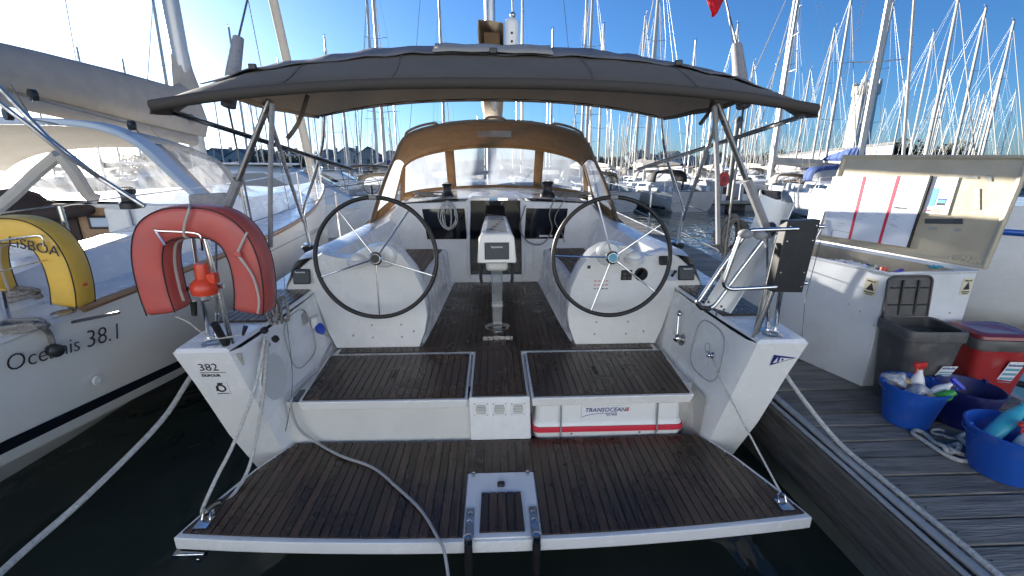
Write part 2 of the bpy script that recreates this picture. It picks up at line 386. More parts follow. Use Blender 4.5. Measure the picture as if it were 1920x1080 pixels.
# transom wings: aft faces and inner walls
def TY(z): return 2.66 - .27 * (z - .12)
hr = rings[0]
outer = [p for p in hr if p.z > .1]
inner = [(1.53,1.13),(1.49,.75),(1.45,.34),(1.43,.16)]
face = outer + [V(X0 + x, TY(z), z) for (x, z) in inner]
wing = MB().add(face, [tuple(range(len(face)))])
cols = []
for (y_off, dxt, dxb) in ((0,0,0),(.06,-.035,-.03),(.22,-.05,-.06),(.45,-.06,-.085),(1.12,-.06,-.11)):
    cols.append([V(X0 + x + (dxt if z > 1 else dxb if z < .5 else (dxt + dxb) / 2), TY(z) + y_off + (0 if y_off < .3 else .27 * (z - .4) * min(1, y_off)), z) for (x, z) in inner])
wing.loft(cols, closed=False)
wing.mirror(X0)
m.add(wing.v, wing.f)
hull = m.build('hull', 'gelcoat', yacht, ang=50)
# lower transom between the wings
MB().add([V(X0-1.45,2.665,.31),V(X0+1.45,2.665,.31),V(X0+1.45,2.69,-.2),V(X0-1.45,2.69,-.2)], [(0,1,2,3)]).build('transom', 'gelcoat', yacht, smooth=False)
# ---- deck, coamings, seats: one moulding per side
def deck_side(s):
    def X(x): return X0 + s * x
    d = MB()
    # wing top and side deck
    ys = [2.40,2.6,2.75,3.3,4.5,6,8,10,12,13.05]; ob = [1.835,1.845,1.85,1.88,1.92,1.93,1.80,1.42,.80,.14]; ib = [1.53,1.515,1.50,1.47,1.46,1.2,.95,.7,.3,.0]
    zs = [1.13,1.13,1.132,1.137,1.15,1.18,1.22,1.28,1.36,1.44]
    rg = []
    for y, o, i, z in zip(ys, ob, ib, zs):
        rg.append([V(X(o), y, z), V(X(o - .012), y, z + .016), V(X(o - .04) if o > .2 else X(o*.6), y, z + .018), V(X(i + .02), y, z + .018), V(X(i), y, z + .002)])
    rg.insert(0, [V(p.x, 2.386, 1.126) for p in rg[0]])
    d.loft(rg, closed=False)
    # coaming: rises at the steering bulkhead and runs forward to the cabin
    cs = []
    for (y, xo, xt, xi, xs, zt) in ((3.50,1.70,1.56,1.36,1.18,1.42),(3.62,1.70,1.55,1.34,1.17,1.45),(4.2,1.68,1.53,1.33,1.16,1.44),(4.9,1.64,1.48,1.30,1.14,1.45),(5.5,1.58,1.42,1.25,1.12,1.47),(6.4,1.48,1.34,1.2,1.1,1.58)):
        cs.append([V(X(xo),y,1.14),V(X(xo-.02),y,1.2),V(X(xt+.04),y,zt-.05),V(X(xt),y,zt-.012),V(X((xt+xi)/2),y,zt+.004),V(X(xi),y,zt-.02),V(X(xi-.05),y,zt-.10),V(X(xs+.01),y,1.12),V(X(xs-.02),y,1.08)])
    d.loft(cs, closed=False)
    # seat top and front
    ss = []
    for (y, xi) in ((3.55,.70),(4.1,.66),(5.5,.60)):
        ss.append([V(X(1.17),y,1.078),V(X(xi+.05),y,1.078),V(X(xi+.015),y,1.068),V(X(xi),y,1.04),V(X(xi-.03),y,.76),V(X(xi-.045),y,.69),V(X(xi-.07),y,.652)])
    d.loft(ss, closed=False)
    return d
d = deck_side(1); d2 = deck_side(-1); d.add(d2.v, d2.f)
d.build('deck_moulding', 'gelcoat', yacht, ang=24)
# ---- steering bulkheads with the rounded wheel pedestals
def bulk(s):
    out = [(.655,.652),(.60,.80),(.575,.94),(.60,1.16),(.665,1.32),(.76,1.45),(.85,1.505),(.93,1.52),(1.02,1.505),(1.10,1.465),(1.17,1.42),(1.26,1.425),(1.38,1.46),(1.48,1.405),(1.60,1.31),(1.68,1.20),(1.70,1.145),(1.49,1.145),(1.46,1.05),(1.40,.80),(1.35,.652)]
    b = MB(); y0 = 3.53
    rg = [[V(X0 + s*(x*.985+.016), y0 - .028, z if z < .7 else z - .008) for (x, z) in out], [V(X0 + s*x, y0, z) for (x, z) in out], [V(X0 + s*x, y0 + .1, z) for (x, z) in out]]
    ped = [(x, z) for (x, z) in out]
    b.loft(rg)
    # pedestal body going forward, falling to the seat
    pd = [(.655,.652),(.60,.80),(.575,.94),(.60,1.16),(.665,1.32),(.76,1.45),(.85,1.505),(.93,1.52),(1.02,1.505),(1.12,1.45),(1.17,1.3),(1.17,.652)]
    b.loft([[V(X0 + s*x, y0 + .1, z) for (x, z) in pd], [V(X0 + s*x, y0 + .15, z - .01) for (x, z) in pd], [V(X0 + s*(.93 + (x-.93)*.9), y0 + .24, .652 + (z-.652)*.80) for (x, z) in pd]])
    return b
for s in (-1, 1):
    b = bulk(s).build('steering_pedestal', 'gelcoat', yacht, ang=35)
    bolts = [(.83,.85),(1.10,.85),(.82,.74),(1.09,.74),(1.24,.76)] if s > 0 else [(.80,.85),(1.04,.85),(.80,.74),(1.04,.74),(.70,.79),(1.2,.76)]
    for (x, z) in bolts:
        MB().lathe([(.0,.006),(.007,.006),(.009,.002),(.009,0)], (X0 + s*x, 3.502, z), (0,-1,0), 10).build('bolt', 'steel_worn', b)
    # moulded panel line low on the pedestal side
    # boot of the wheel shaft
    MB().lathe([(.10,0),(.095,.03),(.08,.05),(.05,.055)], (X0 + s*.89, 3.50, 1.44), (0,-1,.1), 24).build('shaft_boss', 'gelcoat', b)
    # compass bowl
    MB().ball((X0 + s*1.10, 3.50, 1.41), .065, 20, 10, (1,.8,.75)).lathe([(.08,0),(.08,.03),(.065,.04)], (X0 + s*1.10, 3.5, 1.38), (0,-.3,1), 24).build('compass', 'gelcoat', b)
    # instrument display on the sloping shoulder
    ins = MB().obox((X0 + s*1.545, 3.485, 1.275), (.135,0,0), (0,.03,.0), (0,.018,.12)).build('instrument_display', 'instrument_grey', b, bevel=.012)
    text('Raymarine', .018, (X0 + s*1.545, 3.462, 1.31), (1,0,0), (0,.15,1), 'white_plastic', ins, align='CENTER', bold=.0004)
    # moulded panel seam beside the sole
    MB().tube(cr([(X0+s*.585,3.56,.98),(X0+s*.60,3.62,.8),(X0+s*.62,3.66,.70),(X0+s*.60,3.9,.69),(X0+s*.585,3.92,.98)],4), .003, 6).build('panel_seam', 'cable_grey', b)
# starboard extras: engine panel, round gauge, small display, throttle
bR = [o for o in yacht.children if o.name.startswith('steering_pedestal')][1]
MB().box(X0+1.01,X0+1.10,3.494,3.51,1.215,1.30).build('engine_panel', 'black_plastic', bR, bevel=.004)
for i in range(4): MB().box(X0+1.025+.045*(i%2),X0+1.05+.045*(i%2),3.489,3.494,1.225+.035*(i//2),1.245+.035*(i//2)).build('button', 'grey_plastic', bR)
MB().lathe([(.055,0),(.055,.012),(.048,.014)], (X0+1.175,3.505,1.265), (0,-1,0), 28).build('rev_counter', 'black_plastic', bR)
MB().lathe([(.046,0),(.046,.003)], (X0+1.175,3.491,1.265), (0,-1,0), 28).build('gauge_face', 'dark_glass', bR)
MB().box(X0+.73,X0+.755,3.497,3.51,1.315,1.34).build('warning_square', 'black_plastic', bR)
for i in range(3):
    for j in range(4): MB().box(X0+.79+.032*j,X0+.812+.032*j,3.499,3.503,1.14+.033*i,1.146+.033*i).build('printed_note', 'ink_red' if i else 'ink_black', bR)
MB().obox((X0+1.36,3.49,1.38),(.10,0,0),(0,.03,0),(0,.03,.07)).build('plotter_display', 'black_plastic', bR, bevel=.01)
MB().obox((X0+1.43,3.49,1.255),(.075,0,0),(0,.012,0),(0,.01,.085)).build('switch_plate', 'pale_blue', bR, bevel=.003)
MB().tube([(X0+1.425,3.48,1.25),(X0+1.435,3.465,1.28),(X0+1.445,3.46,1.30)], [.012,.008,.014], 8).build('engine_key', 'black_plastic', bR)
# ---- coloured side walls in the stern well get their fittings
def wallpt(s, y, z):   # point on the inner wall of the stern well
    rows = [(1.13,1.53),(.75,1.49),(.34,1.45)]; z_ = max(.34, min(1.13, z)); i = 0 if z_ > .75 else 1
    def row(k):
        zz, xi = rows[k]; pts = []
        for (yo, dt, db) in ((0,0,0),(.06,-.035,-.03),(.22,-.05,-.06),(.45,-.06,-.085),(1.12,-.06,-.11)):
            pts.append((TY(zz) + yo + (0 if yo < .3 else .27*(zz-.4)*min(1, yo)), xi + (dt if k == 0 else db if k == 2 else (dt+db)/2)))
        for (a, b) in zip(pts, pts[1:]):
            if y <= b[0]: return a[1] + (b[1]-a[1]) * max(0, (y-a[0])/(b[0]-a[0]))
        return pts[-1][1]
    t = (rows[i][0] - z_) / (rows[i][0] - rows[i+1][0])
    return V(X0 + s * (row(i)*(1-t) + row(i+1)*t), y, z)
th = MB().lathe([(.0,.0),(.05,.0),(.05,.008),(.03,.016)], wallpt(1,3.16,.83), (-1,0,.25), 18); th.build('throttle_base', 'steel_worn', hull)
MB().ball(wallpt(1,3.16,.84) + V(-.04,0,0), .036).tube([wallpt(1,3.16,.84)+V(-.045,0,0), wallpt(1,3.2,1.02)+V(-.06,0,0)], .009, 8).ball(wallpt(1,3.2,1.03)+V(-.06,0,0), .03, 12, 8, (.7,1,.8)).build('throttle_lever', 'steel', hull)
hatch = [wallpt(1, 2.8 + .30*math.cos(a)*abs(math.cos(a))**-.4 *.62, .90 + .19*math.sin(a)*abs(math.sin(a)+1e-9)**-.4) + V(-.006,0,0) for a in [2*math.pi*i/40 + .02 for i in range(40)]]
MB().tube(hatch, .0035, 6, closed=True).build('locker_hatch_seam', 'cable_grey', hull)
MB().tube([wallpt(1,2.8+.03*math.cos(a),.92+.03*math.sin(a))+V(-.004,0,0) for a in [i*math.pi/8 for i in range(16)]], .003, 6, closed=True).build('hatch_latch', 'cable_grey', hull)
ov = [wallpt(-1, 2.66 + .13*math.cos(a), .83 + .15*math.sin(a)) + V(.004,0,0) for a in [2*math.pi*i/30 for i in range(30)]]
MB().prism(ov, (.004,0,0)).build('shower_hatch', 'cream_gelcoat', hull)
MB().tube(cr(ov[4:22], 2), .008, 8).build('shower_hatch_rim', 'gelcoat', hull)
hs = [wallpt(-1, 3.08 + .2*math.cos(a)*(abs(math.cos(a))+1e-6)**-.4, .92 + .19*math.sin(a)*(abs(math.sin(a))+1e-6)**-.4) + V(.004,0,0) for a in [2*math.pi*i/40 + .02 for i in range(40)]]
MB().tube(hs, .0035, 6, closed=True).build('locker_hatch_seam', 'sticker_grey', hull)
# on the port wing: speaker grille, filler, badge
def wing_in(y, z): return V(X0 - 1.475, y, z)
for (y, z, r) in ((2.62,.83,.052),(2.66,.68,.045)):
    g = MB().lathe([(r,0),(r,.006),(r*.85,.012),(r*.6,.008),(r*.55,.012),(.0,.012)], V(X0-1.455-.02*(z>.75),y,z), (1,-.35,0), 20).build('speaker_grille', 'galv', hull)
MB().lathe([(.02,0),(.02,.006),(0,.006)], (X0-1.42,2.80,.60), (1,-.2,0), 14).build('drain_plug', 'grey_plastic', hull)
MB().obox(wallpt(-1,3.22,1.03)+V(.004,0,0), (.003,0,0), (.0,.085,.0), (-.03,.03,.09)).build('safety_sticker', 'sticker_grey', hull, smooth=False)
MB().obox((X0-1.515,2.43,1.06), (.05,.01,0), (0,.003,0), (.01,-.02,.085)).build('wing_sticker', 'sticker_grey', hull, smooth=False)
tu = V(0,-.26,1)
def on_transom(x, z, off=.004): return V(X0 + x, TY(z) - off, z)
text('382', .075, on_transom(-1.735,1.00), (1,0,0), tu, 'ink_black', hull, bold=-.0006)
MB().obox(on_transom(-1.665,.985), (.15,0,0), (0,.001,0), V(0,-.26,1)*.003).build('badge_line', 'ink_black', hull)
text('DUFOUR', .026, on_transom(-1.735,.955), (1.0,0,0), tu, 'ink_black', hull, bold=.0004)
MB().obox(on_transom(-1.655,.865), (.085,0,0), (0,.001,0), V(0,-.26,1)*.10).build('charter_sticker', 'paper', hull)
em = MB().tube([on_transom(-1.655+.024*math.cos(a), .868+.024*math.sin(a), .007) for a in [2*math.pi*k/18 for k in range(18)]], .005, 6, closed=True)
em.prism([on_transom(-1.692,.845,.006),on_transom(-1.672,.848,.006),on_transom(-1.668,.888,.006)], (0,-.001,0)).obox(on_transom(-1.652,.902,.006), (.030,0,0), (0,.001,0), (0,0,.010)).build('sticker_emblem', 'ink_black', hull, smooth=False)
print_row(on_transom(-1.655,.822,.006), (1,0,0), tu, .07, .010, 'ink_navy', hull, 4)
pen = [on_transom(1.655,1.045),on_transom(1.655,.965),on_transom(1.80,1.02)]
MB().prism(pen, (0,-.001,0)).build('pennant_sticker', 'ink_navy', hull)
MB().prism([on_transom(1.665,.985,.006),on_transom(1.69,.988,.006),on_transom(1.682,1.03,.006)], (0,-.001,0)).build('pennant_sail', 'paper', hull)
MB().prism([on_transom(1.700,1.024,.006),on_transom(1.700,.988,.006),on_transom(1.775,1.017,.006)], (0,-.001,0)).build('pennant_field', 'paper', hull, smooth=False)
MB().obox(on_transom(1.716,1.010,.009), (.012,0,0), (0,.001,0), (0,0,.012)).build('pennant_mark', 'ink_navy', hull, smooth=False)
# deck plates and pushpit bases on the wing tops
for s in (-1, 1):
    MB().lathe([(.055,0),(.055,.006),(.035,.010),(.03,.006),(0,.006)], (X0+s*1.665,2.47,1.148), (0,0,1), 22).build('filler_cap', 'steel_worn', hull)
    # teak on the side deck
    pl = [(1.52,2.80),(1.84,2.80),(1.86,3.50),(1.50,3.50)]
    pl = [(X0 + s*a, b) for a, b in pl]
    t = MB().prism([(p[0], p[1], 1.150) for p in pl], (0,0,.006)).build('side_deck_teak', 'caulk', yacht, smooth=False)
    planked(pl, 1.160, t, wid=.045, mat='teak')
# ---- cockpit sole
sole_poly = [(X0-.2,2.672),(X0+.2,2.672),(X0+.2,3.385),(X0+1.33,3.385),(X0+1.33,3.50),(X0+.655,3.50),(X0+.53,5.5),(X0-.53,5.5),(X0-.655,3.50),(X0-1.33,3.50),(X0-1.33,3.385),(X0-.2,3.385)]
sole = MB().prism([(p[0],p[1],.640) for p in sole_poly], (0,0,-.03)).build('cockpit_sole', 'gelcoat', yacht, smooth=False)
planked([(X0-.185,2.685),(X0+.185,2.685),(X0+.185,3.40),(X0-.185,3.40)], .6445, sole)
planked([(X0-1.30,3.405),(X0+1.30,3.405),(X0+1.30,3.50),(X0-1.30,3.50)], .6445, sole)
planked([(X0-.635,3.503),(X0+.635,3.503),(X0+.52,5.48),(X0-.52,5.48)], .6445, sole)
# strip of moulding round the sole, so that no gap shows at its sides
MB().add([(X0-1.5,2.9,.60),(X0+1.5,2.9,.60),(X0+1.5,5.6,.60),(X0-1.5,5.6,.60)], [(0,1,2,3)]).build('cockpit_liner', 'gelcoat', yacht, smooth=False)
# centre riser with three vents
ris = MB().prism([(X0-.205,2.672,.638),(X0+.205,2.672,.638),(X0+.215,2.66,.318),(X0-.20,2.66,.318)], (0,.1,0)).build('centre_riser', 'gelcoat', yacht, bevel=.006)
for i in range(3):
    cx = X0 - .125 + .125 * i; cy = 2.667
    v = MB().obox((cx,cy,.555), (.1,0,0), (0,.008,0), (0,.004,.1)).build('vent', 'white_plastic', ris, bevel=.012)
    for k in range(6):
        MB().obox((cx,cy-.006,.525+.012*k), (.072-.012*abs(k-2.5)/2.5,0,0), (0,.004,.002), (0,.001,.004)).build('louvre', 'sticker_grey', v, smooth=False)
    for (a, b) in ((-1,-1),(1,-1),(-1,1),(1,1)): MB().lathe([(.004,0),(.003,.003)], (cx+a*.042,cy-.004,.555+b*.042), (0,-1,0), 8).build('screw', 'ink_black', v)
# stern lockers: recess faces, lids
for s in (-1, 1):
    rc = MB().add([V(X0+s*.2,2.86,.2),V(X0+s*1.40,2.86,.2),V(X0+s*1.40,2.86,.62),V(X0+s*.2,2.86,.62)] if s > 0 else [V(X0-1.42,2.70,.2),V(X0-.2,2.69,.2),V(X0-.2,2.69,.62),V(X0-1.42,2.70,.62)], [(0,1,2,3)])
    if s > 0: rc.add([V(X0+1.40,2.66,.3),V(X0+1.40,2.87,.3),V(X0+1.40,2.87,.62),V(X0+1.40,2.66,.62)], [(0,1,2,3)])
    rc.build('locker_face', 'cream_gelcoat', yacht, smooth=False)
    fl = [(.215,2.645),(1.325,2.655),(1.375,3.375),(.215,3.375)]
    lid = MB().loft([[V(X0+s*x,y,.568) for (x,y) in [(.222,2.668),(1.31,2.675),(1.36,3.37),(.222,3.37)]], [V(X0+s*x,y,.64) for (x,y) in fl]]).build('locker_lid', 'gelcoat', yacht, bevel=.006)
    tk = [(X0+s*x, y) for (x, y) in [(.232,2.668),(1.30,2.678),(1.345,3.352),(.232,3.352)]]
    planked(tk, .6445, lid)
    MB().obox((X0+s*(.77 if s < 0 else .72),3.02,.655), (.022,0,0), (0,.11,0), (0,0,.008)).build('recessed_handle', 'caulk', lid, bevel=.004)
# ---- fold-down bathing platform
def plat_aft(x): return 1.815 + .088 * (x / 1.68) ** 2
def plat_fore(x): return 2.650 + .03 * (x / 1.4) ** 2
xs = [-1.68 + 3.36 * i / 24 for i in range(25)]
sidep = lambda s: [(s*1.68,1.905),(s*1.62,2.15),(s*1.53,2.42),(s*1.44,2.60),(s*1.40,2.66)]
outl = [(X0+x, plat_aft(x)) for x in xs] + [(X0+p[0],p[1]) for p in sidep(1)[1:]] + [(X0+x,plat_fore(x)) for x in [1.2,.6,0,-.6,-1.2]] + [(X0+p[0],p[1]) for p in reversed(sidep(-1)[1:])]
plat = MB().loft([[V(p[0],p[1]+(.012 if p[1]<2 else 0),.235) for p in outl], [V(p[0],p[1],.25) for p in outl], [V(p[0],p[1],.312) for p in outl], [V(p[0],p[1]+.004,.316) for p in outl]]).build('bathing_platform', 'gelcoat', yacht, smooth=False)
ins = [(X0+x*.985, plat_aft(x)+.028) for x in xs] + [(X0+p[0]*.982,p[1]) for p in sidep(1)[1:]] + [(X0+x,plat_fore(x)-.004) for x in [1.2,.6,0,-.6,-1.2]] + [(X0+p[0]*.982,p[1]) for p in reversed(sidep(-1)[1:])]
# teak field leaves out the ladder tray: three areas
zt = .3205; tl, tr, ty = X0-.205, X0+.205, 2.325
left = clip_x(ins, tl, False); right = clip_x(ins, tr, True)
mid = [(tl,ty),(tr,ty),(tr,plat_fore(0)-.004),(tl,plat_fore(0)-.004)]
for q in (left, mid, right): planked(q, zt, plat, wid=.051)
tray = MB().box(X0-.2,X0+.2,1.83,2.32,.317,.326).build('ladder_tray', 'gelcoat', plat, bevel=.004)
planked([(X0-.118,1.862),(X0+.118,1.862),(X0+.112,2.14),(X0-.112,2.14)], .3305, tray, wid=.048)
MB().box(X0-.022,X0+.022,2.19,2.225,.326,.345).build('latch', 'black_plastic', tray, bevel=.006)
for s in (-1, 1):
    hg = MB().box(X0+s*.172-.024,X0+s*.172+.024,1.80,2.03,.327,.333).build('ladder_hinge', 'steel_worn', tray, bevel=.002)
    for y in (1.93, 1.985): MB().lathe([(.014,0),(.014,.004),(.008,.008),(0,.008)], (X0+s*.172,y,.333), (0,0,1), 12).build('bolt', 'steel', tray)
    MB().lathe([(.012,0),(.012,.02),(.006,.022)], (X0+s*.165,2.295,.326), (0,0,1), 10).build('stud', 'steel', tray)
    lg = MB().tube([(X0+s*.172,1.80,.345),(X0+s*.172,1.79,.25),(X0+s*.172,1.785,-.5)], .021, 14).build('ladder_leg', 'black_plastic', tray)
    MB().lathe([(.024,0),(.024,.03),(.016,.032),(.016,.02)], (X0+s*.172,1.80,.335), (0,0,1), 14).build('leg_collar', 'steel', tray)
MB().box(X0-1.70,X0-1.54,1.885,1.93,.19,.228).lathe([(.012,0),(.012,.03)],(X0-1.58,1.90,.165)).build('platform_lock', 'steel', plat, bevel=.008)
for s in (-1, 1):
    ey = MB().obox((X0+s*1.575,1.985,.332), (.07,0,0), (0,.085,0), (0,0,.006)); ey.tube([(X0+s*1.575-.022,2.0,.334),(X0+s*1.575-.02,2.02,.365),(X0+s*1.575,2.03,.375),(X0+s*1.575+.02,2.02,.365),(X0+s*1.575+.022,2.0,.334)], .006, 8)
    ey.build('padeye', 'steel', plat)
# ---- wheels
def wheel(c, tilt, rot, hubcol):
    c = Vector(c); ax = V(0, -math.cos(tilt), math.sin(tilt)); e1 = V(1,0,0); e2 = ax.cross(e1) * -1
    if e2.z < 0: e2 = -e2
    def P(a, r, h=0): return c + e1 * (math.cos(a)*r) + e2 * (math.sin(a)*r) + ax * h
    root = MB().tube([P(2*math.pi*i/64, .447) for i in range(64)], .0165, 10, closed=True).build('steering_wheel', 'black_leather', yacht)
    for k in range(5):
        a = rot + 2*math.pi*k/5; MB().tube([P(a,.03,.01), P(a,.44,-.0)], .0065, 8).build('spoke', 'steel', root)
    MB().lathe([(.045,-.03),(.05,.0),(.05,.02),(.036,.034)], c, ax, 24).build('hub', 'steel', root)
    MB().lathe([(.034,.034),(.034,.037),(0,.037)], c, ax, 20).build('hub_cap', hubcol, root)
    MB().tube([P(0,0,-.16), P(0,0,-.02)], .03, 14).build('shaft', 'steel', root)
    MB().tube([P(math.pi/2+.06*i, .447) for i in (-1,0,1)], .0185, 10).build('king_spoke_mark', 'webbing_grey', root)
    return root
wheel((X0-.905,3.31,1.456), R(7), R(-90), 'black_plastic')
wheel((X0+.865,3.28,1.456), R(7), R(-110), 'paper_blue')
# ---- seats: teak
for s in (-1, 1):
    for (y0, y1) in ((3.86,4.70),(4.71,5.42)):
        q = [(X0+s*(.735-.018*(y0-4)),y0),(X0+s*1.10,y0),(X0+s*1.08,y1),(X0+s*(.735-.018*(y1-4)-.05*(y1>5)),y1)]
        sb = MB().prism([(p[0],p[1],1.079) for p in q], (0,0,.004)).build('seat_teak', 'caulk', yacht, smooth=False)
        planked(q, 1.087, sb, wid=.046, mat='teak_dry', gap=.005)
# ---- cabin: aft bulkhead, windows, companionway, coachroof
cab = []
for (y, hw, z) in ((5.5,1.17,1.66),(6.5,1.15,1.69),(7.5,1.1,1.72),(9,.95,1.70),(10.2,.7,1.55),(10.9,.5,1.36)):
    cab.append([V(X0-hw-.12,y,1.1),V(X0-hw,y,z-.08),V(X0-hw+.07,y,z-.015),V(X0-hw*.5,y,z+.03),V(X0,y,z+.04),V(X0+hw*.5,y,z+.03),V(X0+hw-.07,y,z-.015),V(X0+hw,y,z-.08),V(X0+hw+.12,y,1.1)])
cbm = MB().loft(cab, closed=False)
cbm.build('coachroof', 'gelcoat', yacht)
bk = MB().prism([V(X0-1.3,5.5,.6),V(X0-.33,5.5,.6),V(X0-.33,5.5,1.66),V(X0-1.17,5.5,1.63),V(X0-1.3,5.5,1.45)], (0,.05,0)).prism([V(X0+1.3,5.5,.6),V(X0+.33,5.5,.6),V(X0+.33,5.5,1.66),V(X0+1.17,5.5,1.63),V(X0+1.3,5.5,1.45)], (0,.05,0))
bk.box(X0-.33,X0+.33,5.5,5.55,.6,.74); bulkhead = bk.build('cabin_bulkhead', 'gelcoat', yacht, bevel=.012)
for s in (-1, 1):
    MB().prism([V(X0+s*.355,5.492,1.20),V(X0+s*.84,5.492,1.20),V(X0+s*.885,5.492,1.57),V(X0+s*.375,5.492,1.575)], (0,.006,0)).build('cockpit_window', 'dark_glass', bulkhead, smooth=False)
    MB().tube([(X0+s*.345,5.485,.75),(X0+s*.335,5.485,1.3),(X0+s*.315,5.485,1.68)], .022, 8).build('companionway_jamb', 'gelcoat', bulkhead)
MB().obox((X0+.62,5.485,1.235),(.16,0,0),(0,.002,0),(0,0,.022)).build('window_label', 'paper', bulkhead)
MB().obox((X0+.53,5.485,.95),(.13,0,0),(0,.012,0),(0,0,.30)).build('access_panel', 'gelcoat_used', bulkhead, bevel=.03)
MB().box(X0-.33,X0+.33,5.56,5.60,.70,1.66).build('companionway_door', 'dark_glass', bulkhead, smooth=False)
MB().prism([V(X0-.16,5.55,1.32),V(X0+.14,5.55,1.30),V(X0+.1,5.55,1.48),V(X0-.1,5.55,1.50)], (0,.004,0)).build('saloon_view', 'grey_plastic', bulkhead, smooth=False)
sg = MB().loft([[V(X0-.36,5.46,1.60),V(X0-.36,5.46,1.66),V(X0-.27,5.46,1.725),V(X0+.27,5.46,1.725),V(X0+.36,5.46,1.66),V(X0+.36,5.46,1.60),V(X0+.33,5.46,1.60),V(X0+.33,5.46,1.655),V(X0+.255,5.46,1.70),V(X0-.255,5.46,1.70),V(X0-.33,5.46,1.655),V(X0-.33,5.46,1.60)], [V(X0-.36,5.75,1.60),V(X0-.36,5.75,1.69),V(X0-.27,5.75,1.755),V(X0+.27,5.75,1.755),V(X0+.36,5.75,1.69),V(X0+.36,5.75,1.60),V(X0+.33,5.75,1.60),V(X0+.33,5.75,1.655),V(X0+.255,5.75,1.70),V(X0-.255,5.75,1.70),V(X0-.33,5.75,1.655),V(X0-.33,5.75,1.60)]])
sg.build('sliding_hatch', 'gelcoat', yacht)
MB().loft([[V(X0+x*1.1,7.3,1.70+.26*max(0,1-(x/1.0)**2)) for x in [-1+.1*i for i in range(21)]], [V(X0+x*1.0,8.3,1.70+.16*max(0,1-(x/1.0)**2)) for x in [-1+.1*i for i in range(21)]]], closed=False).build('hatch_cover', 'canvas_slate', yacht)
# ---- cockpit table
tb = MB().loft([[V(X0-.175,3.88,1.275),V(X0+.175,3.88,1.275),V(X0+.155,3.90,1.50),V(X0+.13,3.92,1.535),V(X0-.13,3.92,1.535),V(X0-.155,3.90,1.50)],
                [V(X0-.175,4.0,1.27),V(X0+.175,4.0,1.27),V(X0+.15,4.0,1.50),V(X0+.13,4.0,1.54),V(X0-.13,4.0,1.54),V(X0-.15,4.0,1.50)],
                [V(X0-.15,5.0,1.27),V(X0+.15,5.0,1.27),V(X0+.13,5.0,1.50),V(X0+.11,5.0,1.545),V(X0-.11,5.0,1.545),V(X0-.13,5.0,1.50)]]).build('cockpit_table', 'gelcoat', yacht, bevel=.012)
dsp = MB().obox((X0,3.882,1.385), (.215,0,0), (0,.012,.001), (0,.013,.15)).build('chart_plotter', 'instrument_grey', tb, bevel=.012)
text('Raymarine', .024, (X0,3.876,1.415), (1,0,0), (0,.1,1), 'white_plastic', dsp, align='CENTER', bold=.0006)
MB().prism([V(X0-.095,3.99,1.5415),V(X0+.095,3.99,1.5415),V(X0+.08,4.95,1.546),V(X0-.08,4.95,1.546)], (0,0,.004)).build('table_top_inset', 'sticker_grey', tb, smooth=False)
for i in range(5): MB().ball((X0-.05+.03*i,4.1+.15*i,1.548), .02, 8, 4, (1,2.2,.15)).build('cup_mark', 'canvas_brown', tb)
MB().box(X0-.10,X0+.10,3.95,4.2,1.18,1.275).build('table_base_box', 'cream_gelcoat', tb, bevel=.03)
MB().loft([[V(X0-.05,3.97,1.2),V(X0+.05,3.97,1.2),V(X0+.05,4.07,1.2),V(X0-.05,4.07,1.2)],[V(X0-.045,3.95,.66),V(X0+.045,3.95,.66),V(X0+.045,4.05,.66),V(X0-.045,4.05,.66)]]).build('table_leg', 'acrylic', tb, bevel=.01)
MB().box(X0-.052,X0+.052,3.93,4.06,.84,.87).build('leg_band', 'steel', tb, bevel=.004)
MB().lathe([(.115,0),(.115,.004),(.1,.008),(0,.008)], (X0-.0,3.92,.652), (0,0,1), 28).build('foot_plate', 'steel', tb)
MB().box(X0-.13,X0+.13,3.66,3.675,.652,.665).build('foot_bar', 'steel', tb)
for s in (-1, 1): MB().tube([(X0+s*.165,4.55,1.27),(X0+s*.165,4.55,.95),(X0+s*.16,4.6,.9)], .017, 8).build('table_flap_strut', 'grey_plastic', tb)
# ---- winches
def winch(c, sc, parent, mat='black_plastic'):
    w_ = MB().lathe([(.085,0),(.085,.02),(.07,.05),(.052,.07),(.05,.13),(.062,.15),(.066,.16),(.06,.17),(.03,.175),(.025,.19)], c, (0,0,1), 24); 
    w_.v = [Vector(c) + (p - Vector(c)) * sc for p in w_.v]; o = w_.build('winch', mat, parent)
    t_ = MB().lathe([(.05,.178),(.05,.186),(.02,.19)], c, (0,0,1), 20); t_.v = [Vector(c) + (p - Vector(c)) * sc for p in t_.v]; t_.build('winch_cap', 'steel', o)
winch((X0+1.76,4.25,1.17), 1.2, yacht); winch((X0-1.76,4.25,1.17), 1.2, yacht)
winch((X0-.60,5.75,1.68), 1.0, yacht); winch((X0+.66,5.75,1.68), 1.15, yacht)
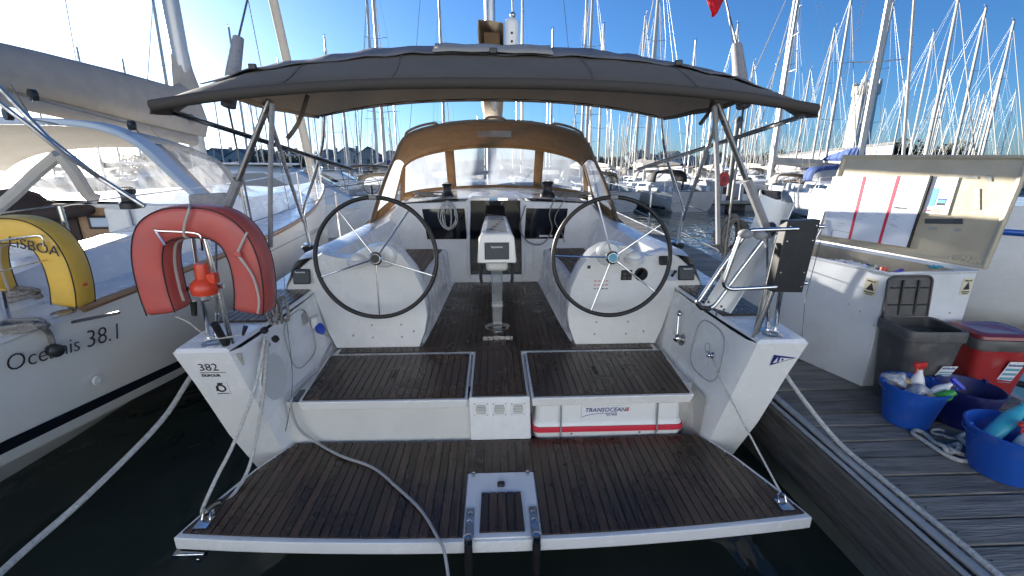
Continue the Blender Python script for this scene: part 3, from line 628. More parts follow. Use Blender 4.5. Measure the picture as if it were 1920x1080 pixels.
# ---- sprayhood
def hoopA(t):
    pts = [(-1.44,5.15,1.40),(-1.30,5.22,1.80),(-1.14,5.28,2.14),(-.97,5.32,2.41),(-.5,5.34,2.535),(0,5.35,2.565),(.5,5.34,2.535),(.97,5.32,2.41),(1.14,5.28,2.14),(1.30,5.22,1.80),(1.44,5.15,1.40)]
    return samp(pts, t)
def hoopF(t):
    pts = [(-1.36,6.2,1.55),(-1.28,6.3,1.85),(-1.20,6.38,2.08),(-.95,6.42,2.21),(-.5,6.45,2.30),(0,6.45,2.325),(.5,6.45,2.30),(.95,6.42,2.21),(1.20,6.38,2.08),(1.28,6.3,1.85),(1.36,6.2,1.55)]
    return samp(pts, t)
def base(t):
    pts = [(-1.36,6.2,1.54),(-1.30,6.3,1.60),(-1.24,6.42,1.65),(-.95,6.62,1.685),(-.5,6.75,1.70),(0,6.78,1.715),(.5,6.75,1.70),(.95,6.62,1.685),(1.24,6.42,1.65),(1.30,6.3,1.60),(1.36,6.2,1.54)]
    return samp(pts, t)
def samp(pts, t):
    u = (t + 1) / 2 * (len(pts) - 1); i = min(int(u), len(pts) - 2); k = u - i
    a, b, c, d_ = [Vector(pts[max(0, min(len(pts)-1, j))]) for j in (i-1, i, i+1, i+2)]
    p = 0.5 * ((2*b) + (c-a)*k + (2*a-5*b+4*c-d_)*k*k + (3*b-a-3*c+d_)*k**3)
    return p + V(X0, 0, 0)
def patch(S, u0, u1, t0, t1, nu=6, nt_=16):
    g = MB(); g.loft([[S(u0+(u1-u0)*i/nu, t0+(t1-t0)*j/nt_) for j in range(nt_+1)] for i in range(nu+1)], closed=False); return g
def SR(u, t): # roof/side surface from aft hoop to front hoop, belly between
    p = hoopA(t).lerp(hoopF(t), u); p.z += .07 * math.sin(math.pi*u) * (1 - abs(t)**3); return p
def SW(u, t): return hoopF(t).lerp(base(t), u)
hood = patch(SR, 0, 1, -.62, .62, 8, 30)
for s in (-1, 1):
    hood.add(*(lambda g: (g.v, g.f))(patch(SR, 0, .16, s*.62, s*1.0, 2, 10)))
    hood.add(*(lambda g: (g.v, g.f))(patch(SR, .9, 1, s*.62, s*1.0, 2, 10)))
    hood.add(*(lambda g: (g.v, g.f))(patch(SR, .16, .9, s*.92, s*1.0, 3, 3)))
# windscreen frame: top band, foot band, uprights
hood.add(*(lambda g: (g.v, g.f))(patch(SW, 0, .06, -.8, .8, 1, 24))); hood.add(*(lambda g: (g.v, g.f))(patch(SW, .9, 1.12, -.8, .8, 2, 24)))
for t0, t1 in ((-.8,-.62),(-.275,-.225),(.225,.275),(.62,.8)):
    hood.add(*(lambda g: (g.v, g.f))(patch(SW, .06, .9, t0, t1, 4, 3 if t1-t0 < .1 else 4)))
sh = hood.build('sprayhood', 'canvas_brown', yacht, solid=.006, weld=False)
for t0, t1 in ((-.62,-.275),(-.225,.225),(.275,.62)): patch(SW, .05, .92, t0, t1, 6, 12).build('front_window', 'vinyl_clear', sh)
for s in (-1, 1): patch(SR, .15, .91, s*.615, s*.93, 6, 8).build('side_window', 'vinyl_side', sh)
g = patch(SR, .55, .75, -.085, .085, 2, 4); g.v = [p - V(0,0,.012) for p in g.v]; g.build('roof_window', 'vinyl_side', sh)
MB().tube([hoopA(-1+2*i/50) for i in range(51)], .017, 8).build('hoop_tube', 'canvas_taupe', sh)
for t0, t1 in ((-.42,-.25),(-.05,.05),(.25,.42)):
    MB().tube(cr([SR(.02,t0)+V(0,-.03,0), SR(.02,t0+.02)+V(0,-.05,.03), SR(.02,(t0+t1)/2)+V(0,-.05,.035), SR(.02,t1-.02)+V(0,-.05,.03), SR(.02,t1)+V(0,-.03,0)],4), .014, 8).build('grab_rail', 'canvas_taupe', sh)
for s in (-1, 1):   # crumpled side skirts at the foot
    sk = MB(); sk.loft([[V(X0+s*(1.42+.05*math.sin(7*j)), 5.15+.11*j, 1.40+.03*math.sin(5*j)), V(X0+s*(1.50+.02*math.sin(9*j)), 5.12+.11*j, 1.30), V(X0+s*(1.46+.03*math.cos(8*j)), 5.15+.11*j, 1.44+.05*abs(math.sin(4*j)))] for j in range(10)]); sk.build('skirt_roll', 'canvas_brown', sh)
# ---- bimini
def bim(u, t):   # u 0 aft edge, .45 crest, 1 fore edge ; t -1..1
    hw = 1.60 + .02*math.sin(math.pi*u) - .215*max(0, (u-.4)/.6)**1.3
    yy = 2.30 + 1.6*u
    a = abs(t)
    zc = [2.535, 2.665, 2.775, 2.79, 2.76, 2.70, 2.63]; ze = [2.43, 2.53, 2.60, 2.60, 2.57, 2.54, 2.505]
    x = u*6; i = min(5, int(x)); k = x - i
    c = zc[i]*(1-k)+zc[i+1]*k; e = ze[i]*(1-k)+ze[i+1]*k
    drop = a**2.4
    # cloth slack between the bows near the sides
    z = c + (e - c)*drop - .05*math.sin(math.pi*min(1,u*1.0))*a**6
    yy += .02*a**2*(1-u)
    wr = (.005*math.sin(9*t+14*u) + .007*math.sin(31*t-22*u)*a**2 + .004*math.sin(47*t+9*u))*math.sin(math.pi*u)
    return V(X0 - .02 + hw*t, yy, z + wr)
nb = 44
top = MB(); top.loft([[bim(i/18, -1+2*j/nb) for j in range(nb+1)] for i in range(19)], closed=False)
# side flaps: corners drooping to the struts
for s in (-1, 1):
    top.loft([[bim(u, s*1.0) for u in [i/10 for i in range(11)]], [bim(u, s*1.0) + V(s*.015, .0, -.03 - .055*math.exp(-((u-.12)/.12)**2)) for u in [i/10 for i in range(11)]]], closed=False)
bm_ = top.build('bimini', 'canvas_taupe', yacht, solid=.006, ang=60)
und_ = MB(); und_.loft([[bim(.01+.985*i/18, -.985+1.97*j/nb) - V(0,0,.016) for j in range(nb+1)] for i in range(19)], closed=False); und_.build('lit_underside', 'canvas_underlit', bm_, ang=60)  # added sheet under the canopy; its pale colour stands in for transmitted light
MB().tube([bim(.97, -.98+1.96*j/40) - V(0,0,.018+.004*math.sin(j*1.7)) for j in range(41)], .004, 5).build('underside_seam', 'piping_black', bm_)
ed = cr([bim(0, s) + V(0,0,-.012) for s in [-1+2*j/20 for j in range(21)]], 2)
MB().tube(ed, .026, 10).build('aft_pocket', 'canvas_dark', bm_)
for t_ in (-.62,-.3,.3,.62): MB().tube([bim(.02+.96*k/24, t_+.004*math.sin(k)) + V(0,0,.006) for k in range(25)], .004, 5).build('seam', 'canvas_taupe', bm_)
fe = [bim(1, -1+2*j/30) + V(0,0,-.008) for j in range(31)]
MB().tube(fe, .012, 8).build('fore_pocket', 'canvas_taupe', bm_)
# zip flap over the crest bow
fl = MB(); fl.loft([[bim(u, -.97+1.94*j/60) + V(0,0,.016+.004*math.sin(1.1*j+40*u)+.003*math.sin(.37*j)) for j in range(61)] for u in (.22,.26,.30,.35,.40)], closed=False)
fl.build('zip_flap', 'canvas_slate', bm_, solid=.006)
pt = MB(); pt.loft([[bim(u, -.2+.4*j/12) + V(0,0,.032) for j in range(13)] for u in (.20,.26,.32,.40)], closed=False); pt.build('wear_patch', 'canvas_grey', bm_, solid=.004)
for t in (-.78,.0,.62): MB().obox(bim(.205,t)+V(0,-.01,.03), (.04,0,0), (0,.02,0), (0,0,.03)).build('clip', 'black_plastic', bm_, bevel=.005)
# bimini frame (stainless tubes in grey covers)
def T(name, pts, r, mat, parent, n=8, k=0): return MB().tube(cr(pts, k) if k else pts, r, n).build(name, mat, parent)
for s in (-1, 1):
    def B(x, y, z): return V(X0 + s*x, y, z)
    T('bow_leg', [B(1.37,3.88,2.49), B(1.45,3.93,2.2), B(1.70,4.08,1.75), B(1.74,4.15,1.62), B(1.74,4.22,1.20)], .0135, 'steel', bm_, 10, 5)
    T('main_leg', [B(1.12,2.42,2.455), B(1.36,2.50,2.10), B(1.60,2.56,1.75)], .016, 'steel_worn', bm_, 10)
    T('main_leg_sleeve', [B(1.38,2.5,2.07), B(1.60,2.56,1.74)], .026, 'webbing_grey', bm_, 8)
    T('aft_strut', [B(1.60,2.42,2.40), B(1.02,3.3,2.10)], .0135, 'steel', bm_, 8)
    T('cross_strut', [B(1.16,2.45,2.44), B(1.74,4.12,1.62)], .0135, 'steel_worn', bm_, 8)
    T('strap', [B(1.10,2.40,2.44), B(1.17,2.42,2.1), B(1.235,2.44,1.72)], .013, 'webbing_grey', bm_, 6)
    T('loose_strap', [B(1.32,2.9,2.56), B(1.30,2.88,2.46), B(1.24,2.86,2.38)] if s > 0 else [B(1.0,2.6,2.50), B(1.06,2.58,2.36), B(1.12,2.56,2.28)], .012, 'canvas_taupe', bm_, 6, 3)
    MB().ball(B(1.60,2.56,1.78), .035, 12, 8, (1,1,1.3)).build('hinge', 'grey_plastic', bm_)
# ---- mast, boom, rigging of the main yacht
rg_ = MB().tube([(X0-.05,9.2,1.7),(X0-.05,9.25,6),(X0-.05,9.3,17.5)], .085, 14, sq=1.3).build('mast', 'alloy', yacht)
bmn = MB().tube([(X0+.02,4.75,3.12),(X0-.02,9.1,2.88)], .075, 12, sq=1.25).build('boom', 'mast_white', yacht)
MB().obox((X0+.16,4.66,3.25), (.13,0,0), (0,.12,0), (.0,-.01,.30)).build('boom_end', 'white_plastic', bmn, bevel=.04)
for z in (3.2,3.27): MB().lathe([(.011,0),(.011,.006)], (X0+.16,4.60,z), (0,-1,0), 10).build('hole', 'ink_black', bmn)
bag = [[V(X0-.135,4.72,3.12),V(X0-.155,4.74,3.30),V(X0-.15,4.78,3.42),V(X0-.02,4.74,3.40),V(X0+.085,4.72,3.38),V(X0+.09,4.74,3.12)],
       [V(X0-.14,6.5,2.98),V(X0-.17,6.5,3.2),V(X0-.13,6.5,3.45),V(X0,6.5,3.52),V(X0+.12,6.5,3.42),V(X0+.13,6.5,2.98)],
       [V(X0-.16,8.9,2.78),V(X0-.22,8.9,3.1),V(X0-.16,8.9,3.6),V(X0-.03,8.9,3.75),V(X0+.1,8.9,3.55),V(X0+.15,8.9,2.78)]]
MB().loft(bag, cap=False).build('sail_bag', 'canvas_tan', bmn, solid=.008, ang=60)
MB().loft([[V(X0-.10,4.9,3.14),V(X0-.10,4.9,3.34),V(X0+.05,4.9,3.34),V(X0+.06,4.9,3.14)],[V(X0-.1,8,3.0),V(X0-.1,8,3.3),V(X0+.05,8,3.3),V(X0+.06,8,3.0)]]).build('folded_sail', 'canvas_brown', bmn)
T('topping_lift', [(X0+.17,4.66,3.42),(X0+.02,9.1,17)], .006, 'wire', yacht, 6)
MB().ball((X0+.17,4.66,3.43), .028).build('lift_shackle', 'steel_worn', yacht)
for s in (-1, 1):   # split backstay with padded covers
    a = V(X0+s*1.45, 2.75, 1.17)
    b, c2, c3 = (at(1394,200,y=2.80), at(1381,84,y=2.95), at(1358,-10,y=3.25)) if s > 0 else (at(428,200,y=2.80), at(447,72,y=2.95), at(466,-10,y=3.25))
    T('backstay', [a, b, c2, c3, V(X0-.05, 9.2, 17.3)], .006, 'wire', yacht, 6)
    T('backstay_cover', [b, b.lerp(c2,.5), c2], [.040,.040,.030], 'webbing_grey', yacht, 10)
for s in (-1, 1):
    for (x, z) in ((.9,7.2),(.75,11.5)):
        MB().tube([(X0-.05,9.25,z),(X0+s*x,9.05,z+.1)], .025, 6).build('spreader', 'alloy', yacht)
    T('shroud', [(X0+s*1.75,8.8,1.25),(X0+s*.9,9.05,7.3),(X0+s*.75,9.05,11.6),(X0-.05,9.25,16)], .005, 'wire', yacht, 5)
# ---- pushpit: rails at both quarters
def rail(name, pts, r=.0135, k=4, mat='steel', parent=None): return MB().tube(cr(pts, k) if k else pts, r, 10).build(name, mat, parent or yacht)
for s in (-1, 1):
    def B(x, y, z): return V(X0 + s*x, y, z)
    pp = rail('pushpit', [B(1.555,2.47,1.145), B(1.575,2.47,1.5), B(1.60,2.48,1.76)], .0145, 0)
    rail('rail_post', [B(1.78,2.62,1.145), B(1.74,2.60,1.75)], .0135, 0, parent=pp)
    rail('rail_post', [B(1.80,3.25,1.15), B(1.79,3.25,1.75)], .0135, 0, parent=pp)
    rail('top_rail', [B(1.60,2.48,1.76), B(1.68,2.52,1.775), B(1.75,2.62,1.765), B(1.79,3.1,1.75), B(1.79,3.3,1.73), B(1.80,3.38,1.66), B(1.81,3.4,1.2)], .0135, 4, parent=pp)
    MB().obox(B(1.68,2.55,1.152), (.12,0,0), (0,.06,0), (0,0,.008)).tube([B(1.68,2.55,1.15),B(1.68,2.55,1.2)], .018, 10).build('chainplate', 'steel', pp)
    rail('turnbuckle', [B(1.68,2.55,1.19), B(1.665,2.56,1.30)], .012, 0, parent=pp)
    rail('stay_wire', [B(1.665,2.56,1.30), B(1.60,2.60,1.8)], .006, 0, 'wire', parent=pp)
# guard wires forward
for s in (-1, 1):
    for zz in (1.45, 1.72):
        T('guard_wire', [V(X0+s*1.81,3.4,zz), V(X0+s*1.86,6,zz+.05), V(X0+s*1.6,8.8,zz+.08), V(X0+s*.3,13,zz+.25)], .004, 'wire', yacht, 5)
    for (x, y) in ((1.87,5.4),(1.78,7.6),(1.5,9.6)): T('stanchion', [V(X0+s*x,y,1.17), V(X0+s*x,y,1.78)], .0125, 'steel', yacht, 8)
# ================================================================ pontoon on the right and what stands on it
DZ = .5
def at_plane(px, py, o, nrm):
    d = _f + _r * ((px - 960) / FPX) - _u * ((py - 540) / FPX); c = V(0, 0, CAMH)
    return c + d * ((Vector(o) - c).dot(nrm) / d.dot(nrm))
pont = thing('pontoon', None, None, (2.9, 3, 0)); del_keys = [pont.pop(k) for k in ('label', 'category') if k in pont]; tag(pont, kind='structure')
y = .75; i = 0
while y < 16:
    wdt = .143 + random.uniform(-.003, .003)
    o_ = MB().obox((2.93, y + wdt/2, DZ - .02 + random.uniform(-.002,.003)), (1.74 + random.uniform(-.01,.01), 0, random.uniform(-.004,.004)), (0, wdt, random.uniform(-.002,.002)), (0, 0, .04)).build('plank', 'dock_wood', pont, bevel=.004)
    for xx in (2.16, 3.68): MB().lathe([(.005,0),(.005,.002),(0,.002)], (xx, y + wdt/2, DZ + .002), (0,0,1), 6).build('screw', 'black_plastic', o_)
    y += wdt + .013; i += 1
MB().box(2.06, 3.8, .7, 16, .30, .385).build('pontoon_frame', 'dock_timber', pont)
MB().box(1.965, 2.055, .7, 16, .30, .478).build('edge_beam', 'dock_timber', pont, bevel=.012)
MB().box(1.98, 2.05, .7, 16, .12, .295).build('lower_beam', 'dock_timber', pont, bevel=.01)
MB().box(2.06, 3.75, .7, 16, -.35, .28).build('float', 'dock_float', pont, bevel=.03)
MB().box(3.81, 3.86, .7, 16, .34, .505).build('edge_beam', 'galv', pont, bevel=.01)
MB().tube([(2.045 + .006*math.sin(j*1.3), .7 + .35*j, .503) for j in range(44)], .021, 10).build('edge_pipe', 'galv', pont)
MB().tube([(1.995 + .004*math.sin(j*1.9), .7 + .35*j, .490) for j in range(44)], .013, 8).build('edge_pipe', 'galv', pont)
# ---- dock locker
c0 = V(2.80, 2.95, DZ); ef = V(.322*-1, .947, 0); er = V(.995, .08, 0)   # along the long side, along the short side
W_, L_, Ht = .715, 1.2, .885
locker = thing('dock_locker', 'white fibreglass dock locker standing open beside the bins', 'locker', c0)
def LP(a, b, h): return c0 + er*a + ef*b + V(0,0,h)
def ringL(off, h): return [LP(off,off,h), LP(W_-off,off,h), LP(W_-off,L_-off,h), LP(off,L_-off,h)]
body = MB().loft([ringL(.0,.004), ringL(.0,Ht), ringL(-.012,Ht+.012), ringL(.02,Ht+.02), ringL(.03,Ht), ringL(.03,.35)]).build('locker_body', 'grp_locker', locker, bevel=.02)
MB().add([*ringL(.032,.36)], [(0,1,2,3)]).build('locker_bottom', 'grp_raw', locker, smooth=False)
ln = MB()
for a, b in ((0,1),(1,2),(2,3),(3,0)):
    r0, r1 = ringL(.034,.36), ringL(.034,Ht-.004); ln.add([r0[a], r0[b], r1[b], r1[a]], [(0,1,2,3)])
ln.build('locker_lining', 'grp_raw', locker, smooth=False)
def sticker(a, h, front):
    n = (ef if front else er) * -1; x = er if front else ef * -1; o = (LP(a, 0, h) if front else LP(0, a, h)) + n * .002
    s_ = MB().obox(o, x*.085, n*.002, V(0,0,.125)).build('warning_sticker', 'paper_cream', body, smooth=False)
    MB().prism([o + n*.002 + x*p + V(0,0,q) for p, q in ((-.028,-.022),(.028,-.022),(.005,.035))], n*.001).build('sail_emblem', 'ink_black', s_, smooth=False)
    for (dz, wd_, hh, sd_) in ((.040,.058,.012,1),(-.044,.066,.011,2),(-.057,.045,.008,3)): print_row(o + n*.003 + V(0,0,dz), x, (0,0,1), wd_, hh, 'ink_black', s_, sd_)
sticker(.10, .77, False); sticker(.655, .78, True)
for (a, h) in ((.22,.60),(.13,.57),(.02,.5)): MB().lathe([(.006,0),(.006,.003),(0,.003)], LP(0,a,h)-er*.001, er*-1, 8).build('screw', 'steel_worn', body)
for (a, h) in ((.06,.84),(.58,.58)): MB().lathe([(.006,0),(.006,.003),(0,.003)], LP(a,0,h)-ef*.001, ef*-1, 8).build('screw', 'steel_worn', body)
# lid, hinged along the far long side
H0 = LP(W_+.0, -.04, Ht+.03); lean = V(.17, .05, .985).normalized(); es = ef
LL, LH = 1.26, .80
nrm = es.cross(lean).normalized()
if nrm.dot(V(0,0,CAMH)-H0) < 0: nrm = -nrm
def DP(s, t, h=0): return H0 + es*s + lean*t + nrm*h
def ringD(o, h): return [DP(o,o,h), DP(LL-o,o,h), DP(LL-o,LH-o,h), DP(o,LH-o,h)]
lid = MB().loft([ringD(.02,-.05), ringD(0,-.02), ringD(0,.018), ringD(.022,.018), ringD(.03,.0)]).build('lid', 'grp_lid', locker, bevel=.012)
bd = [at_plane(px, py, DP(0,0,.008), nrm) for px, py in ((1541,440),(1702,463),(1746,329),(1563,331))]
wb = MB().prism(bd, nrm*.012).build('whiteboard', 'whiteboard', lid, smooth=False)
def bl(u, v, h=.014): # bilinear on the whiteboard: u across, v up
    return (bd[0]*(1-u)*(1-v) + bd[1]*u*(1-v) + bd[2]*u*v + bd[3]*(1-u)*v) + nrm*h
for (u, v0, v1) in ((.355,0,1),(.70,0,1)): MB().prism([bl(u,v0),bl(u+.03,v0),bl(u+.03,v1),bl(u,v1)], nrm*.001).build('red_tape', 'tape_red', wb, smooth=False)
MB().prism([bl(1.0,0,.0),bl(1.02,0,.0),bl(1.02,1,.0),bl(1.0,1,.0)], nrm*.016).build('board_edge', 'black_plastic', wb, smooth=False)
def scribble(u0, u1, v, mat='ink_blue', h=.004):
    pts = []; u = u0; k = 0
    while u < u1:
        pts.append(bl(u, v + random.uniform(-h*2, h*2), .0145)); u += random.uniform(.004, .011)
    if len(pts) > 2: MB().tube(pts, .0009, 4).build('handwriting', mat, wb, smooth=False)
xb = (bl(1,.5) - bl(0,.5)).normalized(); yb = (bl(.5,1) - bl(.5,0)).normalized()
text('Materiel', .028, bl(.755,.53), xb, yb, 'ink_black', wb)
HEADS = ((.03,.16,.945),(.20,.30,.945),(.40,.55,.945),(.75,.86,.955),(.88,.97,.955))   # headings too blurred to read
for (a, b, c, d_) in ((.02,.915,.35,.915),(.40,.915,.58,.915),(.75,.925,.98,.925),(.75,.60,.93,.595),(.755,.515,.87,.515),(.14,.115,.35,.10),(.14,.115,.135,.02)): MB().tube([bl(a,b),bl(c,d_)], .0012, 4).build('ruled_line', 'ink_black', wb, smooth=False)
for (u0, u1, v) in HEADS: scribble(u0, u1, v, 'ink_black', .011)
for k in range(17):
    v = .87 - .046*k; 
    if k not in (13, 14): scribble(.03, .03 + random.uniform(.04,.09), v)
    if k < 12 and k % 2 == 0 or k in (14,15): scribble(.19, .19 + random.uniform(.06,.11), v + .01, 'ink_blue' if k < 13 else 'green_plastic')
for (u, v) in ((.40,.72),(.40,.66),(.41,.60),(.40,.47),(.40,.42),(.42,.38),(.40,.34),(.58,.67),(.62,.64),(.58,.48),(.59,.44),(.77,.42),(.77,.38),(.76,.30),(.80,.27)): scribble(u, u + random.uniform(.04,.09), v)
nt_q = [at_plane(px, py, DP(0,0,.006), nrm) for px, py in ((1730,398),(1777,402),(1799,331),(1752,331))]
note = MB().prism(nt_q, nrm*.003).build('notice_sheet', 'paper', lid, smooth=False)
def nb_(u, v): return nt_q[0]*(1-u)*(1-v)+nt_q[1]*u*(1-v)+nt_q[2]*u*v+nt_q[3]*(1-u)*v + nrm*.004
for (u0,u1,v0,v1,mt) in ((.15,.38,.2,.7,'paper_blue'),(.45,.78,.24,.3,'ink_black'),(.45,.78,.3,.38,'paper_blue'),(.45,.8,.38,.43,'ink_blue'),(.35,.62,.03,.15,'paper_tan'),(.1,.3,.06,.1,'ink_red')): MB().prism([nb_(u0,v0),nb_(u1,v0),nb_(u1,v1),nb_(u0,v1)], nrm*.001).build('printed_block', mt, note, smooth=False)
for k in range(9): MB().prism([nb_(.42,.5+.05*k),nb_(.9,.5+.05*k),nb_(.9,.506+.05*k),nb_(.42,.506+.05*k)], nrm*.001).build('printed_line', 'ink_blue', note, smooth=False)
for (x0,y0,x1,y1,mt) in ((1808,329,1834,333,'sticker_grey'),(1848,327,1860,338,'sticker_grey'),(1826,352,1838,391,'sticker_grey'),(1735,409,1806,418,'grey_plastic'),(1742,424,1757,430,'sticker_grey'),(1791,427,1803,432,'sticker_grey')):
    q = [at_plane(px, py, DP(0,0,.003), nrm) for px, py in ((x0,y1),(x1,y1+1),(x1,y0),(x0,y0))]; MB().prism(q, nrm*.003).build('tape_residue', mt, lid, smooth=False)
crumb = MB()
for k in range(60):
    p = at_plane(1768 + random.uniform(0,60), 478 + random.uniform(0,1)*14 + (0), DP(0,0,.004), nrm); p = p + es*random.uniform(-.02,.02)
    crumb.ball(p, random.uniform(.004,.011), 6, 4)
crumb.build('foam_residue', 'grp_raw', lid)
MB().tube([LP(W_-.1,L_-.05,Ht), DP(LL-.05,.2,.03)], .01, 8).build('lid_stay', 'steel_worn', lid)
# oddments standing in the locker: markers, cloths
odd = [((1598,494),'white_plastic','white plastic bag lying in the open locker','plastic bag'),((1623,498),'blue_spray','blue marker lying in the dock locker nearest the white bag','marker'),((1636,500),'green_plastic','green marker lying in the dock locker','marker'),((1656,506),'orange_red','red cap standing at the corner of the dock locker','cap'),((1687,507),'blue_spray','blue marker at the front of the dock locker by its corner','marker'),((1755,503),'cyan_plastic','pale blue cloth over the front rim of the dock locker','cloth')]
for (p, mt, lb, ct) in odd:
    q = at(p[0], p[1], z=DZ+Ht-.02)
    if ct == 'plastic bag': o_ = MB().loft([[q+ef*(.03*k)+er*(.02*math.sin(k)+w2)+V(0,0,.02*math.cos(2*k+w2*30)) for w2 in (-.05,0,.05)] for k in range(-6,6)], closed=False).build('plastic_bag', mt, solid=.004)
    elif ct == 'cloth': o_ = MB().loft([[q+er*(.02*k)+V(0,w2*.8,.012*math.sin(k*2+w2*40)+.015) for w2 in (-.03,0,.03)] for k in range(-3,4)], closed=False).build('cloth', mt, solid=.006)
    else: o_ = MB().lathe([(.009,-.09),(.013,-.07),(.013,.03),(.010,.034),(.010,.0355)] if ct == 'marker' else [(.02,-.3),(.024,-.28),(.024,.02),(.019,.025),(0,.027)], q, (.25,.1,1) if ct == 'cap' else (.9,.35,.12), 12).build(ct, mt)
    tag(o_, lb, ct)
# ---- bins
def rrect(c, hx, hy, r, z, rot, n=5):
    out = []
    for (sx, sy, a0) in ((1,1,0),(-1,1,90),(-1,-1,180),(1,-1,270)):
        for k in range(n):
            a = R(a0 + 90*k/(n-1)); x = sx*(hx-r) + r*math.cos(a); y_ = sy*(hy-r) + r*math.sin(a)
            out.append(V(c[0] + x*math.cos(rot) - y_*math.sin(rot), c[1] + x*math.sin(rot) + y_*math.cos(rot), z))
    return out
def bin_(name, c, hx, hy, hgt, rot, bmat, rmat, label):
    t = thing(name, label, 'bin', (c[0], c[1], DZ))
    MB().loft([rrect(c,hx*.72,hy*.72,.05,DZ+.004,rot), rrect(c,hx*.93,hy*.93,.05,DZ+hgt-.06,rot), rrect(c,hx*.93,hy*.93,.05,DZ+hgt,rot), rrect(c,hx*.88,hy*.88,.05,DZ+hgt,rot), rrect(c,hx*.68,hy*.68,.05,DZ+.03,rot)]).build('bin_body', bmat, t)
    MB().loft([rrect(c,hx*.95,hy*.95,.05,DZ+hgt-.075,rot), rrect(c,hx,hy,.06,DZ+hgt-.07,rot), rrect(c,hx*1.01,hy*1.01,.06,DZ+hgt-.01,rot), rrect(c,hx*.98,hy*.98,.06,DZ+hgt+.004,rot), rrect(c,hx*.86,hy*.86,.05,DZ+hgt,rot), rrect(c,hx*.85,hy*.85,.05,DZ+hgt-.07,rot)]).build('bin_rim', rmat, t)
    return t
g = bin_('grey_bin', (2.955,2.775), .20, .165, .58, R(-4), 'grey_plastic', 'grey_plastic', 'grey plastic bin with its lid standing open against the locker')
ld = [V(2.775 + .36*(u), 2.952 + .028*v*0 , 0) for u, v in ()]
def lidp(u, v, h=0): # open lid standing behind the rim: u across, v up
    return V(2.79 + .32*u, 2.905 + .035*v - h, DZ + .59 + .29*v)
lo = []
for (cx_, cz_, a0) in ((.86,.86,0),(.14,.86,90)):
    for k in range(6): a = R(a0 + 18*k); lo.append((cx_ + .14*math.cos(a), cz_ + .14*math.sin(a)))
lo += [(0,0),(1,0)]
gl = MB().prism([lidp(u,v) for u,v in lo], (0,.02,0)).build('bin_lid', 'grey_plastic', g, bevel=.004)
MB().tube([lidp(u,v,.004) for u,v in lo], .009, 6, closed=True).build('lid_rim', 'grey_plastic', gl)
for u in (.32,.68): MB().obox(lidp(u,.48,.006), (.012,0,0), (0,.01,0), (0,.02,.25)).build('lid_rib', 'black_plastic', gl)
for v in (.3,.72): MB().obox(lidp(.5,v,.006), (.28,0,0), (0,.01,0), (0,0,.008)).build('lid_rib', 'black_plastic', gl)
MB().loft([rrect((2.955,2.775),.16,.125,.05,DZ+.44,R(-4)), rrect((2.96,2.775),.10,.08,.05,DZ+.50,R(-4))]).build('bin_liner', 'black_plastic', g)
lb_ = MB().obox((3.05,2.618,DZ+.30), (.10,-.006,0), (0,.002,0), (.012,-.028,.085)).build('bin_label', 'paper', g, smooth=False)
print_row((3.05,2.606,DZ+.320), (1,-.06,0), (.012,-.03,1), .08, .015, 'ink_blue', lb_, 5)
for k in range(3): MB().obox((3.05,2.620+.0085*0-.003-.004*0,DZ+.31-.018*k), (.085,-.005,0), (0,.002,0), (.001,-.003,.009)).build('printed_band', 'paper_blue', lb_, smooth=False)
rb = bin_('red_bin', (3.50,2.80), .215, .175, .50, R(-6), 'bin_red', 'grey_plastic', 'dark red plastic bin with a closed red lid')
MB().loft([rrect((3.50,2.80),.20,.16,.05,DZ+.505,R(-6)), rrect((3.50,2.80),.195,.155,.05,DZ+.525,R(-6)), rrect((3.50,2.80),.17,.13,.05,DZ+.538,R(-6)), rrect((3.50,2.80),.12,.08,.04,DZ+.53,R(-6))]).build('bin_lid', 'bin_red_lid', rb)
lb_ = MB().obox((3.535,2.640,DZ+.26), (.10,-.012,0), (0,.002,0), (.01,-.05,.20)).build('bin_label', 'paper', rb, smooth=False)
print_row((3.535,2.6175,DZ+.325), (1,-.11,0), (.01,-.25,1), .085, .017, 'ink_blue', lb_, 6)
for k in range(4): MB().obox((3.535,2.6355-.0,DZ+.295-.038*k)+V(0,.009*k-.012,0) if False else V(3.535,2.628+.0095*k,DZ+.295-.038*k), (.085,-.010,0), (0,.002,0), (.001,-.006,.020)).build('printed_band', 'paper_blue', lb_, smooth=False)
# ---- buckets
def bucket(c, r, h, mat, label, tilt=0):
    t = thing('bucket', label, 'bucket', (c[0], c[1], DZ), 'buckets on the pontoon')
    MB().lathe([(0,.004),(r*.70,.004),(r*.98,h-.012),(r*1.03,h-.010),(r*1.04,h),(r*.99,h+.004),(r*.965,h),(r*.68,.016),(0,.016)], (c[0],c[1],DZ), (0,0,1), 36, cap=False).build('bucket_body', mat, t)
    hd = [V(c[0]+r*1.03*math.cos(a), c[1]+r*1.03*math.sin(a)-.01, DZ+h-.03-.02*math.sin((a-R(20))*1.0)) for a in [R(20)+R(150)*k/16 for k in range(17)]]
    MB().tube(hd, .004, 6).build('bucket_handle', 'black_plastic' if mat == 'navy_bucket' else mat, t)
    for s in (-1,1): MB().obox((c[0]+s*r*1.02*math.cos(R(20)),c[1]+r*1.02*math.sin(R(20)),DZ+h), (.02,0,0), (0,.035,0), (0,0,.03)).build('handle_lug', mat, t, bevel=.006)
    return t
bucket((2.73,2.50), .175, .275, 'blue_bucket', 'blue bucket full of rags and spray bottles, in front of the grey bin')
bucket((3.075,2.47), .17, .265, 'navy_bucket', 'empty dark navy bucket in front of the red bin')
bucket((2.83,2.00), .20, .27, 'blue_bucket', 'bright blue bucket with cleaning bottles, beside the loose rope')
